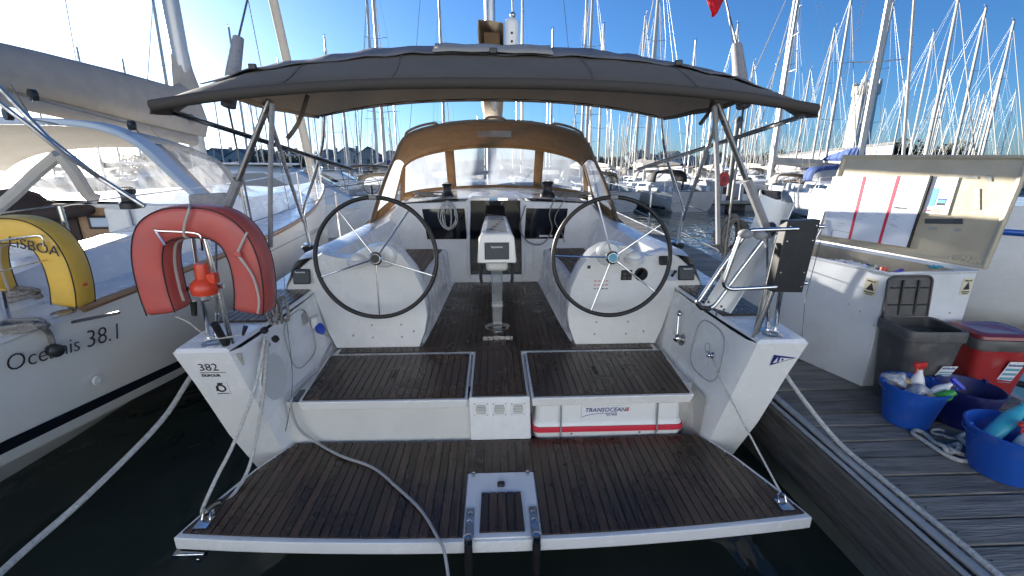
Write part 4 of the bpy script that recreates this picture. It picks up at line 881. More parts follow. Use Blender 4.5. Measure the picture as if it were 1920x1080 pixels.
# bottles
def spray(base, up, h, r, body, head, label, facing=V(1,-.2,0)):
    up = Vector(up).normalized(); b = Vector(base); t = thing('spray_bottle', label, 'spray bottle', b)
    MB().lathe([(r*.9,0),(r,.01),(r,h*.5),(r*.8,h*.62),(r*.35,h*.78),(r*.33,h*.84)], b, up, 16).build('bottle_body', body, t)
    f_ = (facing - up*facing.dot(up)).normalized(); p = b + up*h*.84
    MB().lathe([(r*.42,0),(r*.42,h*.06)], p, up, 12).obox(p+up*h*.12+f_*r*.35, f_*r*2.2, up.cross(f_)*r*.75, up*h*.11).obox(p+up*h*.12+f_*r*1.55, f_*r*.4, up.cross(f_)*r*.5, up*h*.08).build('trigger_head', head, t, bevel=.004)
    MB().tube([p+up*h*.08+f_*r*.9, p+up*h*.0+f_*r*1.15, p-up*h*.08+f_*r*1.05], .005, 6).build('trigger', head, t)
    return t
spray((2.76,2.52,DZ+.12), (.05,.05,1), .29, .042, 'white_plastic', 'red_plastic', 'white spray bottle with a red trigger in the rag bucket', V(-1,-.3,0))
spray((2.75,2.44,DZ+.19), (.8,-.1,.75), .22, .036, 'white_plastic', 'blue_spray', 'white spray bottle with a blue trigger leaning out of the rag bucket', V(.4,-.5,-.6))
spray((2.86,1.96,DZ+.07), (.1,.1,1), .25, .044, 'white_plastic', 'red_plastic', 'white spray bottle with a red trigger in the bucket beside the rope', V(-1,-.1,0))
spray((2.93,1.94,DZ+.07), (.15,.1,1), .24, .042, 'white_plastic', 'red_plastic', 'rightmost white spray bottle with a red trigger, at the photo edge', V(-.4,-1,0))
t = thing('cleaning_bottle', 'turquoise cleaning bottle lying across the bucket beside the rope', 'bottle', (2.85,2.08,DZ+.2))
MB().lathe([(.03,0),(.04,.02),(.042,.2),(.03,.26),(.018,.30)], (2.74,2.04,DZ+.19), (.8,.25,.45), 16).build('bottle_body', 'cyan_plastic', t); MB().lathe([(.022,.30),(.022,.34),(.015,.35)], (2.74,2.04,DZ+.19), (.8,.25,.45), 12).build('bottle_cap', 'teal', t)
def crumple(c, r, sx, sy, sz, seed, mat, name, label, cat):
    rnd = random.Random(seed); m_ = MB().ball(c, r, 18, 12, (sx,sy,sz)); ph = [rnd.uniform(0,6) for _ in range(6)]
    for p in m_.v:
        d_ = (p - Vector(c)); k = 1 + .22*math.sin(d_.x*60+ph[0])*math.sin(d_.y*55+ph[1]) + .18*math.sin(d_.z*80+ph[2]+d_.x*40); p.x = c[0]+d_.x*k; p.y = c[1]+d_.y*k; p.z = c[2]+d_.z*k
    tag(m_.build(name, mat), label, cat)
crumple((2.655,2.56,DZ+.275), .07, 1, .8, .7, 3, 'rag', 'rag', 'crumpled patterned rag hanging over the bucket rim by the locker', 'rag')
crumple((2.71,2.45,DZ+.245), .065, 1.1, .8, .6, 5, 'rag', 'rag', 'crumpled patterned rag in the middle of the rag bucket', 'rag')
crumple((2.70,2.58,DZ+.265), .055, 1, 1, .6, 8, 'sponge', 'sponge', 'tan sponge lying among the rags in the bucket', 'sponge')
crumple((2.755,2.40,DZ+.235), .035, 1.2, .8, .6, 9, 'sponge', 'sponge', 'small tan sponge at the front rim of the rag bucket', 'sponge')
MB_ = MB().lathe([(.028,0),(.034,.02),(.034,.07),(.02,.09),(.02,.11)], (2.77,2.39,DZ+.225), (.6,-.2,.5), 12).build('small_bottle', 'green_plastic'); tag(MB_, 'small dark green bottle at the front of the rag bucket', 'bottle')
# rope heap on the boards
rp = [at(px,py,z=DZ+.014) for px,py in ((1838,862),(1800,862),(1765,846),(1738,828),(1713,812),(1718,806),(1735,812),(1752,828),(1768,842),(1780,848),(1795,846),(1798,838),(1788,834),(1778,840),(1790,852),(1815,853),(1840,850),(1848,838),(1838,830),(1815,836),(1800,828),(1797,820),(1808,816),(1825,820),(1840,828),(1850,845))]
for k, p in enumerate(rp): p.z += .012*(k % 3) if k > 7 else 0
tag(MB().tube(cr(rp,5), .0125, 8).build('rope', 'rope_white'), 'loose white rope lying in loops on the pontoon boards', 'rope')
tag(MB().tube(cr([at(px,py,z=DZ+.01) for px,py in ((1800,822),(1780,820),(1768,815),(1752,812),(1748,806),(1760,804),(1772,808))],5), .008, 6).build('rope_end', 'rope_white'), 'thin frayed rope end curling beside the loose rope', 'rope')
# mooring line from the yacht quarter to the pontoon edge
mp = [V(X0+1.83,2.72,1.0), V(X0+1.90,2.60,.80), V(2.05,2.25,.56), V(2.085,1.9,.525), V(2.09,1.5,.525), V(2.085,1.1,.525), V(2.08,.75,.525)]
tag(MB().tube(cr(mp,8), .0135, 8).build('mooring_line', 'rope_white'), 'white mooring line from the yacht to the pontoon edge', 'rope')
tag(MB().tube([at(1540,448,y=3.05), at(1510,560,y=2.75), at(1503,650,y=2.6), at(1500,668,y=2.58)], .0025, 5).build('cord', 'wire'), 'thin dark cord hanging between the black board and the locker', 'cord')
# far side of the pontoon: white boat hull with blue stripe, teal board with dark paddle
hb = thing('white_boat', 'white boat hull with a blue stripe behind the locker', 'boat', (7.5,5.5,0))
rgs = []
for (xx, zt_, yb_) in ((5.9,1.62,6.3),(6.4,1.6,5.5),(7.1,1.58,5.1),(9,1.56,4.9),(13,1.55,4.9)):
    rgs.append([V(xx,yb_+1.9,zt_), V(xx,yb_,zt_), V(xx,yb_+.03,zt_*.7), V(xx,yb_+.16,.25), V(xx,yb_+.5,-.2), V(xx,yb_+1.9,-.2)])
MB().loft(rgs).build('boat_hull', 'gelcoat', hb, ang=60)
MB().loft([[q[1].lerp(q[2],.62)+V(-.01,-.012,0), q[1].lerp(q[2],.78)+V(-.01,-.012,0)] for q in rgs], closed=False).build('hull_stripe', 'blue_stripe', hb, solid=.01)
pb = thing('paddle_board', 'teal paddle board floating beyond the pontoon edge', 'paddle board', (4.5,3.0,0))
MB().loft([[V(4.05+.02*k*0,2.2,.42),V(4.6,2.2,.42),V(4.6,2.2,.30),V(4.05,2.2,.30)],[V(4.0,3.0,.42),V(4.75,3.0,.42),V(4.75,3.0,.30),V(4.0,3.0,.30)],[V(4.2,4.3,.42),V(4.6,4.3,.42),V(4.6,4.3,.30),V(4.2,4.3,.30)]]).build('board_body', 'teal', pb, bevel=.04)
t = thing('paddle', 'grey paddle with black grip resting on the teal board', 'paddle', (4.2,2.9,.44))
MB().tube([(4.02,3.2,.47),(4.5,2.5,.45)], .016, 8).build('shaft', 'galv', t); MB().tube([(4.13,3.03,.47),(4.22,2.9,.467)], .026, 8).build('grip', 'black_plastic', t)
# ================================================================ loose gear on the main yacht
def sweep(path, hw, hd, ax, n=12, pw=2.6):
    """cushion section (superellipse) swept along a path lying in the plane across `ax`"""
    P = [Vector(p) for p in path]; ax = Vector(ax).normalized(); rings = []
    for i, p in enumerate(P):
        t = (P[min(i+1, len(P)-1)] - P[max(i-1, 0)]).normalized(); nn = t.cross(ax).normalized(); r = []
        e = 1.0 if 0 < i < len(P)-1 else .86
        for j in range(n):
            a = 2*math.pi*j/n; c, s = math.cos(a), math.sin(a)
            r.append(p + nn*(hw*e*math.copysign(abs(c)**(2/pw), c)) + ax*(hd*e*math.copysign(abs(s)**(2/pw), s)))
        rings.append(r)
    return MB().loft(rings)
def horseshoe(cx, y, zt, sc, mat, mat_in, label, strap=True, group=None):
    t = thing('horseshoe_buoy', label, 'lifebuoy', (cx, y, zt - .5*sc), group)
    base_ = [(a*.925, b) for a, b in [(-.255,-.52),(-.268,-.40),(-.262,-.24),(-.215,-.115),(-.12,-.06),(0,-.05),(.12,-.065),(.205,-.13),(.245,-.25),(.245,-.40),(.222,-.52)]]
    path = cr([V(cx + a*sc, y, zt + b*sc) for a, b in base_], 5)
    sweep(path, .082*sc, .078*sc, (0,1,0), 20, 5).build('cushion', mat, t, ang=80)
    AX = V(0,1,0)
    def off(o, d):
        out = []
        for i, p in enumerate(path):
            tt = (path[min(i+1,len(path)-1)] - path[max(i-1,0)]).normalized(); nn = tt.cross(AX).normalized(); out.append(p + nn*o*sc + AX*d*sc)
        return out
    for o in (-.0725,.0725):
        for d in (-.0690, .0690): MB().tube(off(o, d), .0035*sc, 6).build('piping', 'piping_black', t)
    s_ = off(-.083, .0); s2 = off(.083, .0)
    inner_ = s_ if abs(s_[len(s_)//2].z) < abs(s2[len(s2)//2].z) else s2
    MB().tube(inner_[2:-2], .009*sc, 6, sq=.4).build('webbing', 'webbing_pale', t)
    return t, path
hs, hp = horseshoe(-1.450, 2.27, 1.935, .98, 'red_vinyl', 'red_vinyl_inner', 'faded red horseshoe lifebuoy on the yacht stern rail')
def hpt(px, py, y=2.178): return at(px, py, y=y)
MB().tube(cr([hpt(310,460), hpt(291,432), hpt(298,434,2.175), hpt(345,436), hpt(373,440), hpt(378,452), hpt(380,470,2.20)],3), .005, 6).build('wire_holder', 'steel', hs)
MB().tube(cr([hpt(357,385,2.25), hpt(355,393,2.18), hpt(347,420,2.175), hpt(345,440,2.175), hpt(352,447,2.19), hpt(356,440,2.25)],4), .006, 6).build('lashing', 'webbing_pale', hs)
MB().tube(cr([hpt(464,436,2.185), hpt(450,465,2.18), hpt(446,478,2.175), hpt(455,490,2.175), hpt(475,520,2.18), hpt(486,560,2.185), hpt(484,588,2.19)],4), .006, 6).build('lashing', 'webbing_pale', hs)
MB().obox(hpt(445,478,2.172), (.035,0,0), (0,.006,0), (0,0,.026)).build('lashing_pad', 'red_vinyl', hs, bevel=.004)
# strobe light in its holder
sl = thing('rescue_light', 'orange red rescue light clipped inside the red horseshoe', 'light', at(385,545,y=2.30))
c_ = at(383,540,y=2.31); MB().lathe([(.034,0),(.06,.004),(.066,.03),(.06,.06),(.035,.085),(.034,.15),(.03,.165),(0,.168)], c_ + V(0,0,-.035), (.06,0,1), 20).build('light_body', 'orange_red', sl)
MB().lathe([(.02,0),(.03,-.02),(.015,-.04)], c_ + V(0,0,-.035), (0,0,1), 14).build('lamp', 'acrylic', sl)
MB().box(c_.x+.02,c_.x+.075,c_.y-.02,c_.y+.03,c_.z+.02,c_.z+.08).build('light_bracket', 'orange_red', sl, bevel=.01)
MB().tube([at(330,543,y=2.34), at(420,537,y=2.34)], .012, 8).build('holder_tube', 'steel', sl)
# boathook stub, throwing-line toggle and its cord
tag(MB().tube([at(403,608,y=2.36), at(425,648,y=2.45)], .020, 12).build('rod_holder', 'black_plastic'), 'short black rod holder leaning on the stern rail post', 'rod holder')
tag(MB().tube(cr([at(330,594,y=2.28), at(355,606,y=2.3), at(380,625,y=2.34), at(405,635,y=2.38), at(440,631,y=2.42), at(458,627,y=2.44)],5), .0042, 6).build('lanyard', 'rope_white'), 'thin white lanyard drooping below the red horseshoe', 'cord')
tag(MB().tube([at(456,629,y=2.44), at(461,613,y=2.44)], [.008,.014], 8).build('toggle', 'black_plastic'), 'small black toggle at the end of the white lanyard', 'toggle')
tag(MB().tube([at(365,592,y=2.36), at(363,565,y=2.36)], [.014,.017], 8).build('stay_insulator', 'black_plastic'), 'black sleeve on the stay behind the red horseshoe', 'sleeve')
t = tag(MB().prism([at(px,py,y=2.62) for px,py in ((352,366),(420,362),(425,372),(420,398),(355,400))], (0,.03,0)).build('canvas_pouch', 'webbing_grey', bevel=.01), 'grey canvas pouch on the rail above the red horseshoe', 'pouch')
tag(MB().obox(at(180,596,y=2.45), at(208,590,y=2.45)-at(120,608,y=2.45), (0,.02,0), (0,0,.016)).build('rail_bar', 'grey_plastic', bevel=.004), 'grey flat bar sticking out left of the red horseshoe', 'bar')
# ---- liferaft canister in the starboard stern locker
lr = thing('liferaft', 'white liferaft canister with red band under the right locker lid', 'liferaft', (X0+.74,2.8,.32))
xa, xb2 = X0+.232, X0+1.285
def raft_ring(x0_, x1_, y0_, y1_, z, r=.05):
    return rrect(((x0_+x1_)/2,(y0_+y1_)/2), (x1_-x0_)/2, (y1_-y0_)/2, r, z, 0, 5)
MB().loft([raft_ring(xa+.01,xb2-.01,2.69,3.2,.30), raft_ring(xa,xb2,2.68,3.2,.355)]).build('canister_bottom', 'white_plastic', lr)
MB().loft([raft_ring(xa-.006,xb2+.006,2.672,3.2,.357), raft_ring(xa-.01,xb2+.01,2.668,3.2,.375), raft_ring(xa-.006,xb2+.006,2.672,3.2,.395)]).build('red_band', 'tape_red', lr)
MB().loft([raft_ring(xa,xb2,2.68,3.2,.397), raft_ring(xa+.01,xb2-.01,2.685,3.2,.42), raft_ring(xa+.015,xb2-.015,2.695,3.2,.43), raft_ring(xa+.02,xb2-.02,2.70,3.2,.56)]).build('canister_top', 'white_plastic', lr)
for x in (xa+.19, xb2-.19): MB().tube([(x,2.68,.30),(x,2.664,.375),(x,2.678,.42),(x,2.692,.56)], .010, 6, sq=.4).build('strap', 'webbing_grey', lr)
pl_ = MB().obox((X0+.735,2.689,.502), (.34,0,0), (0,.003,0), (0,.008,.085)).build('name_plate', 'paper', lr, smooth=False)
text('TRANSOCEAN', .043, (X0+.585,2.683,.505), (1,0,0), (0,.09,1), 'ink_navy', pl_, shear=.25); text('8', .043, (X0+.868,2.683,.505), (1,0,0), (0,.09,1), 'ink_red', pl_, shear=.25)
text('ISO 9650', .020, (X0+.735,2.681,.475), (1,0,0), (0,.09,1), 'ink_blue', pl_)
MB().tube(cr([V(X0+.567,2.682,.468),V(X0+.62,2.683,.484),V(X0+.70,2.6835,.492),V(X0+.81,2.684,.494)],5), .0018, 5).build('swoosh', 'ink_navy', pl_)
for x in (.50,.98): MB().lathe([(.01,0),(.008,.006)], (X0+x,2.688,.338), (0,-1,0), 8).build('vent_plug', 'grey_plastic', lr)
# ---- ropes round the stern
def rope(name, pts, r, mat, label, k=6, n=8, cat='rope'): return tag(MB().tube(cr(pts, k), r, n).build(name, mat), label, cat)
pe = V(X0-1.575,2.03,.372)
rope('platform_rope', [at(497,632,y=2.62), at(494,655,y=2.55), at(478,730,y=2.42), at(440,830,y=2.28), at(405,900,y=2.16), at(380,958,y=2.05), pe], .0105, 'rope_white', 'white platform rope, the one nearer the left wing edge')
rope('platform_rope', [at(503,640,y=2.62), at(500,670,y=2.58), at(492,760,y=2.5), at(470,870,y=2.35), at(440,925,y=2.2), at(405,962,y=2.08), pe+V(.02,0,0)], .0105, 'rope_white', 'white platform rope sagging to the right of its twin')
tag(MB().tube(cr([pe, pe+V(.03,.02,.02), pe+V(.06,.03,.025)],4), .016, 8).build('rope_lashing', 'black_plastic'), 'black lashing where the platform ropes meet their eye', 'lashing')
rope('mooring_line', [V(-1.90,3.2,1.06), V(-2.02,2.82,.80), V(-2.06,2.5,.62), V(-2.12,2.0,.50), V(-2.15,1.6,.46), V(-2.0,1.0,.5)], .0155, 'rope_white', 'thick white mooring line running left past the stern wing')
rope('platform_stay', [wallpt(1,2.72,.90)+V(-.03,0,0), (wallpt(1,2.72,.90)+V(X0+1.545,2.03,.375))/2 + V(0,0,-.01), V(X0+1.575,2.03,.375)], .006, 'rope_white', 'white stay wire holding the right side of the platform', cat='wire')
MB_ = MB().lathe([(.022,0),(.022,.01),(.012,.02)], wallpt(1,2.72,.90), (-1,0,.2), 12).ball(wallpt(1,2.72,.90)+V(-.03,0,0), .018).build('stay_eye', 'steel', hull)
# shore power plug and cable
pg = thing('shore_power_plug', 'blue shore power plug in its white inlet on the left cockpit wall', 'plug', wallpt(-1,3.33,.90))
c_ = wallpt(-1,3.34,.93) + V(.02,0,0)
MB().obox(c_ + V(0,0,.02), (.05,0,0), (0,.10,0), (0,0,.09)).build('inlet', 'white_plastic', pg, bevel=.012)
MB().lathe([(.03,0),(.036,.01),(.036,.05),(.022,.07),(.012,.09)], c_ + V(.02,-.015,-.01), (.5,-.55,-.45), 16).build('plug', 'blue_plug', pg)
rope('power_cable', [c_ + V(.06,-.06,-.05), at(622,640,y=3.2), at(608,668,y=2.98), V(-1.315,3.05,.668), V(-1.335,2.78,.667), V(-1.325,2.645,.664), at(549,775,y=2.63), at(562,805,y=2.63), V(-1.20,2.64,.345), V(-1.0,2.50,.342), V(-.761,2.376,.342), V(-.58,2.2,.342), V(-.411,2.015,.342), V(-.30,1.83,.342), V(-.25,1.74,.30), V(-.2,1.55,.05), V(-.15,1.3,-.3)], .0085, 'cable_grey', 'grey power cable trailing over the locker lid and platform', 6, 8, 'cable')
rope('cord', [at(533,520,y=2.9), at(538,600,y=2.85), at(545,660,y=2.82), at(549,720,y=2.72), at(540,790,y=2.66), at(528,838,y=2.64)], .0025, 'wire', 'thin dark cord hanging down the left inner wall', 5, 5, 'cord')
rope('cord', [at(482,745,y=2.6), at(500,800,y=2.62), at(516,846,y=2.64)], .0028, 'black_plastic', 'short black cord at the foot of the left wing', 5, 5, 'cord')
# rope hank and blocks on the left quarter
def hank(c, r, h, n, rr, mat, label, ax=V(0,1,0), seed=1):
    rnd = random.Random(seed); pts = []; c = Vector(c); ax = Vector(ax).normalized(); e1 = ax.cross(V(0,0,1)).normalized()
    for k in range(n*14):
        a = 2*math.pi*k/14; q = k/14
        j = .72 + .36*math.sin(q*2.3) ; pts.append(c + e1*(r*j*math.cos(a)) + V(0,0,h*(.9+.12*math.sin(q*1.7))*math.sin(a)) + ax*(.06*math.sin(q*1.9)+rnd.uniform(-.004,.004)))
    return tag(MB().tube(cr(pts,2), rr, 6).build('rope_coil', mat), label, 'rope')
hank(at(520,585,y=2.75), .035, .085, 5, .007, 'rope_grey', 'grey rope coil hanging at the left quarter by the winch', V(.4,1,0), 2)
for (px, py, lb) in ((496,620,'upper'),(517,636,'middle'),(500,646,'lower')):
    q = at(px,py,y=2.63); t = tag(MB().lathe([(.012,-.012),(.022,-.01),(.022,.01),(.012,.012)], q, (.3,1,.2), 14).build('rope_block', 'black_plastic'), 'black rope block, %s of the three at the left wing' % lb, 'block', 'blocks at the left wing')
hank(at(1372,440,y=2.95), .085, .13, 11, .010, 'rope_grey', 'thick grey rope coil hanging on the right stern rail', V(.2,1,0), 4)
# cabin-top ropes
hank(at(840,405,y=5.40), .11, .17, 6, .0055, 'rope_white', 'white rope coil hanging from the left cabin winch', V(0,1,0), 6)
for (cx, lb, sd) in ((-.78,'tangled ropes heaped on the cabin top by the left winch',11),(.98,'tangled ropes heaped on the cabin top by the right winch',12)):
    rnd = random.Random(sd); pts = [V(X0+cx+rnd.uniform(-.25,.25), 5.68+rnd.uniform(-.12,.14), 1.69+rnd.uniform(0,.07)) for _ in range(34)]
    tag(MB().tube(cr(pts,4), .007, 6).build('rope_tangle', 'rope_grey'), lb, 'rope')
rope('hanging_rope', [V(X0+.72,5.45,1.70), at(1030,400,y=5.44), at(1035,430,y=5.44), at(1020,455,y=5.44), at(1000,458,y=5.44), at(985,448,y=5.44), at(975,425,y=5.44), V(X0+.36,5.44,1.62)], .008, 'rope_grey', 'grey rope looping across the right cabin window')
rope('hanging_rope', [V(X0+.85,5.45,1.70), at(1040,410,y=5.44), at(1055,440,y=5.44), at(1058,455,y=5.44)], .006, 'rope_grey', 'short grey rope end hanging at the right cabin window edge')
# ---- right quarter: rescue cradle, tube frame, outboard board
cr_ = thing('rescue_cradle', 'white moulded plastic cradle strapped to the right stern rail', 'cradle', at(1340,580,y=2.62))
axis = [(at(1452,372,y=2.86),.128,.10), (at(1445,405,y=2.83),.112,.055), (at(1428,445,y=2.78),.10,.06), (at(1395,495,y=2.72),.098,.06), (at(1362,548,y=2.66),.096,.06), (at(1343,578,y=2.62),.094,.06)]
rg = []
for p, hwid, dep in axis:
    sx = V(.93,-.0,-.30).normalized(); out = V(-.35,-.9,.25).normalized()
    prof = [(-1,1),(-.93,1.02),(-.86,.55),(-.72,.05),(0,-.06),(.72,.05),(.86,.55),(.93,1.02),(1,1),(.92,.2),(.75,-.18),(0,-.26),(-.75,-.18),(-.92,.2)]
    rg.append([p + sx*(a*hwid) + out*(b*dep) for a, b in prof])
MB().loft(rg).build('cradle_shell', 'gelcoat_used', cr_, ang=50)
for px, py in ((1325,560),(1329,566),(1353,574),(1358,580)): MB().lathe([(.008,0),(.007,.005)], at(px,py,y=2.57), (-.3,-.9,.2), 8).build('rivet', 'ink_black', cr_)
fr = thing('tube_frame', 'stainless tube frame holding the white cradle on the right quarter', 'frame', at(1440,620,y=2.45))
def F(px, py, y): return at(px, py, y=y)
MB().tube(cr([F(1496,428,2.40),F(1440,430,2.40),F(1405,432,2.40),F(1390,440,2.40),F(1383,456,2.40),F(1362,515,2.40),F(1358,532,2.40),F(1366,540,2.40),F(1385,541,2.40),F(1455,537,2.40)],4), .0125, 10).build('upper_loop', 'steel', fr)
MB().tube(cr([F(1392,446,2.48),F(1350,505,2.47),F(1316,556,2.46),F(1308,567,2.455),F(1318,577,2.45),F(1332,576,2.45),F(1345,566,2.45),F(1385,510,2.47),F(1432,448,2.49)],4), .0125, 10).build('lower_loop', 'steel', fr)
MB().tube([F(1306,566,2.445),F(1315,577,2.44),F(1332,578,2.44)], .0145, 10).build('rubber_sleeve', 'black_plastic', fr)
MB().tube([F(1412,640,2.46),F(1450,540,2.45),F(1484,425,2.44)], .0165, 12).build('upright', 'steel', fr)
MB().tube([F(1455,605,2.85),F(1470,520,2.8),F(1490,430,2.75)], .0145, 10).build('upright', 'steel_worn', fr)
for q in ((1398,438,2.39),(1425,440,2.39)): MB().ball(F(*q), .032, 10, 8, (1.3,1,.8)).build('strap_knot', 'webbing_grey', fr)
MB().tube(cr([F(1425,440,2.38),F(1434,452,2.37),F(1437,462,2.37)],3), .012, 6, sq=.4).build('strap_tail', 'webbing_grey', fr)
ob = thing('outboard_board', 'black plastic outboard motor board bolted to the right rail', 'board', at(1495,548,y=2.38))
q = [F(1478,414,2.40), F(1540,411,2.44), F(1505,548,2.44), F(1449,547,2.40)]
nn = (q[1]-q[0]).cross(q[3]-q[0]).normalized(); nn = nn if nn.y < 0 else -nn
MB().prism(q, nn*-.055).build('board_plate', 'black_plastic', ob, bevel=.004)
for (u, v) in ((.1,.08),(.9,.08),(.1,.28),(.9,.28),(.1,.92),(.9,.92),(.12,.72),(.88,.72)):
    p = (q[0]*(1-u)+q[1]*u)*(1-v) + (q[3]*(1-u)+q[2]*u)*v; MB().lathe([(.006,0),(.006,.003),(0,.004)], p, nn, 8).build('bolt', 'steel', ob)
for (px, py) in ((1545,424),(1514,530)): MB().lathe([(.012,0),(.012,.05),(.008,.055)], F(px,py,2.46), (-.9,.2,0), 10).build('clamp_bolt', 'steel', ob)
# ensign high on the right backstay
fg = thing('ensign', 'red ensign hanging from the rigging at the top edge', 'flag', at(1345,10,y=4.2))
MB().loft([[at(1322+3*math.sin(k*1.1)+4*k*.3, -40+9*k, y=4.2+.04*math.sin(k*1.7)), at(1345+2*math.sin(k)-k*1.0, -42+9.0*k, y=4.2-.03*math.sin(k*1.3)), at(1362-4.4*max(0,k-4), -45+8.6*k, y=4.2+.03*math.cos(k*1.5))] for k in range(9)], closed=False).build('flag_cloth', 'flag_red', fg, solid=.004)
MB().tube([at(1355,-30,y=4.2), at(1376,85,y=3.0)], .005, 6).build('halyard', 'rope_white', fg)
# ================================================================ neighbouring yacht on the left
NX = -4.40
nb_y = thing('moored_yacht', 'cream hulled sailing yacht moored close alongside on the left', 'yacht', (NX, 6, 0))
def nring(Y, hb, zs, stripe, hw):
    # from sheer down: sheer, stripe top, stripe bottom, chine, bilge, keel
    return [V(NX+hb,Y,zs), V(NX+hb-.04,Y,(zs+stripe)/2), V(NX+hb-.10*hb/2,Y,stripe), V(NX+hb-.14*hb/2,Y,stripe-.085), V(NX+hb-.19*hb/2,Y,stripe-.17), V(NX+min(hw,hb*.5),Y,stripe-.40), V(NX+min(hw,hb*.5)*.6,Y,-.5), V(NX,Y,-.8)]
nst = [(1.0,1.95,1.29,.90,.9),(2.1,1.98,1.30,.79,1.1),(3.4,2.0,1.31,.63,1.4),(5,1.98,1.33,.5,1.6),(6.5,1.78,1.36,.44,1.5),(8,1.40,1.40,.42,1.2),(9.6,.92,1.45,.42,.75),(11,.42,1.50,.42,.3),(11.7,.06,1.53,.42,.04)]
nr = [nring(*s) for s in nst]
m = MB(); m.loft([r for r in nr], closed=False); m.mirror(NX); nh = m.build('hull', 'hull_cream', nb_y, ang=30)
st_ = MB(); st_.loft([[r[2]+V(.004,0,-.002), (r[2]+r[3])/2+V(.006,0,0), r[3]+V(.004,0,.002)] for r in nr], closed=False); st_.build('hull_stripe', 'navy_stripe', nh)
dk = MB(); dk.loft([[r[0], r[0]+V(-.02,0,.02), V(NX+(r[0].x-NX)*.3,r[0].y,r[0].z+.03), V(NX-(r[0].x-NX)*.3,r[0].y,r[0].z+.03), V(2*NX-r[0].x,r[0].y,r[0].z)] for r in nr], closed=False); dk.build('deck', 'gelcoat', nb_y)
tr_ = cr([r[0] for r in nr], 5); tr_ = [p for p in tr_ if p.y > 2.55]
MB().tube([p + V(-.012,0,.022) for p in tr_], .028, 8, sq=.9).build('toe_rail', 'toerail_wood', nb_y)
MB().tube([p + V(-.01,0,.012) for p in cr([r[0] for r in nr], 4) if p.y <= 2.6], .018, 8).build('toe_rail', 'white_plastic', nb_y)
# name on the hull side
p0, p1 = at(12,700,x=NX+1.985), at(222,636,x=NX+1.985)
def fit_text(body, p0, p1, up, mat, parent, name='lettering', bold=0):
    o = text(body, 1.0, p0, p1-p0, up, mat, parent, name=name, ext=.001, bold=bold); w_ = max(v.co.x for v in o.data.vertices); s_ = (p1-p0).length / w_
    for v in o.data.vertices: v.co.x *= s_; v.co.y *= s_; v.co.z *= 1
    return o
fit_text('Oceanis', p0, p0.lerp(p1,.60), V(.09,0,1), 'ink_black', nh, bold=-.012); fit_text('38.1', p0.lerp(p1,.66)+V(0,0,.0), p1, V(.09,0,1), 'ink_black', nh, bold=-.012)
for (px, py) in ((181,640),(181,714)): MB().lathe([(.03,0),(.03,.012),(.014,.014),(.014,.006),(0,.006)], at(px,py,x=NX+1.94), (1,0,-.1), 16).build('skin_fitting', 'white_plastic', nh)
MB().tube([at(470,505,x=NX+1.93), at(560,455,x=NX+1.8), at(600,430,x=NX+1.6)], .006, 6).build('fender_line', 'rope_grey', nh)
# coaming, cockpit, bulkhead, coachroof
cm = MB(); cm.loft([[V(NX+1.62,y_,1.32),V(NX+1.56,y_,1.46+d_),V(NX+1.46,y_,1.56+d_),V(NX+1.25,y_,1.57+d_),V(NX+1.12,y_,1.50+d_),V(NX+1.08,y_,1.0)] for y_, d_ in ((1.6,-.18),(2.3,-.14),(3.0,-.04),(3.9,.02),(4.5,.06))]); cm.build('coaming', 'gelcoat', nb_y)
MB().box(NX-1.6,NX+1.1,1.2,4.5,.80,.84).build('cockpit_sole', 'pale_blue', nb_y)
MB().box(NX+.55,NX+1.1,2.4,4.4,.84,1.22).box(NX-1.6,NX-.55,2.4,4.4,.84,1.22).build('cockpit_seat', 'gelcoat', nb_y, bevel=.03)
bh = MB().box(NX-1.55,NX+1.45,4.5,4.56,.8,1.74).build('cabin_bulkhead', 'gelcoat', nb_y, bevel=.02)
MB().obox(at(182,424,y=4.48), (.34,0,0), (0,.02,0), (0,0,.34)).build('cabin_door', 'toerail_wood', bh, bevel=.01)
MB().obox(at(188,418,y=4.46), (.22,0,0), (0,.02,0), (0,0,.13)).build('door_window_rim', 'black_plastic', bh, bevel=.03)
MB().obox(at(188,418,y=4.445), (.17,0,0), (0,.01,0), (0,0,.085)).build('door_window', 'pale_blue', bh, bevel=.02)
MB().obox(at(110,425,y=4.46), (.38,0,0), (0,.02,0), (0,0,.34)).build('companionway', 'brown_cushion', bh)
MB().obox(at(225,420,y=4.46), (.22,0,0), (0,.04,0), (0,0,.30)).build('side_panel', 'gelcoat_used', bh, bevel=.03)
crf = MB(); crf.loft([[V(NX-hw-.12,y_,1.34),V(NX-hw,y_,z-.05),V(NX-hw*.8,y_,z),V(NX,y_,z+.05),V(NX+hw*.8,y_,z),V(NX+hw,y_,z-.05),V(NX+hw+.12,y_,1.34)] for y_, hw, z in ((4.55,1.40,1.74),(6,1.30,1.72),(7.5,1.05,1.68),(8.8,.75,1.58),(9.4,.6,1.46))], closed=False); cro = crf.build('coachroof', 'gelcoat', nb_y)
for (a, b) in ((5.0,5.75),(5.85,6.7)):
    MB().prism([V(NX+1.485-.105*(a-4.55),a,1.42),V(NX+1.485-.105*(b-4.55),b,1.42),V(NX+1.405-.105*(b-4.55),b,1.63),V(NX+1.405-.105*(a-4.55),a,1.64)], (.012,0,.004)).build('cabin_window', 'dark_glass', cro, smooth=False)
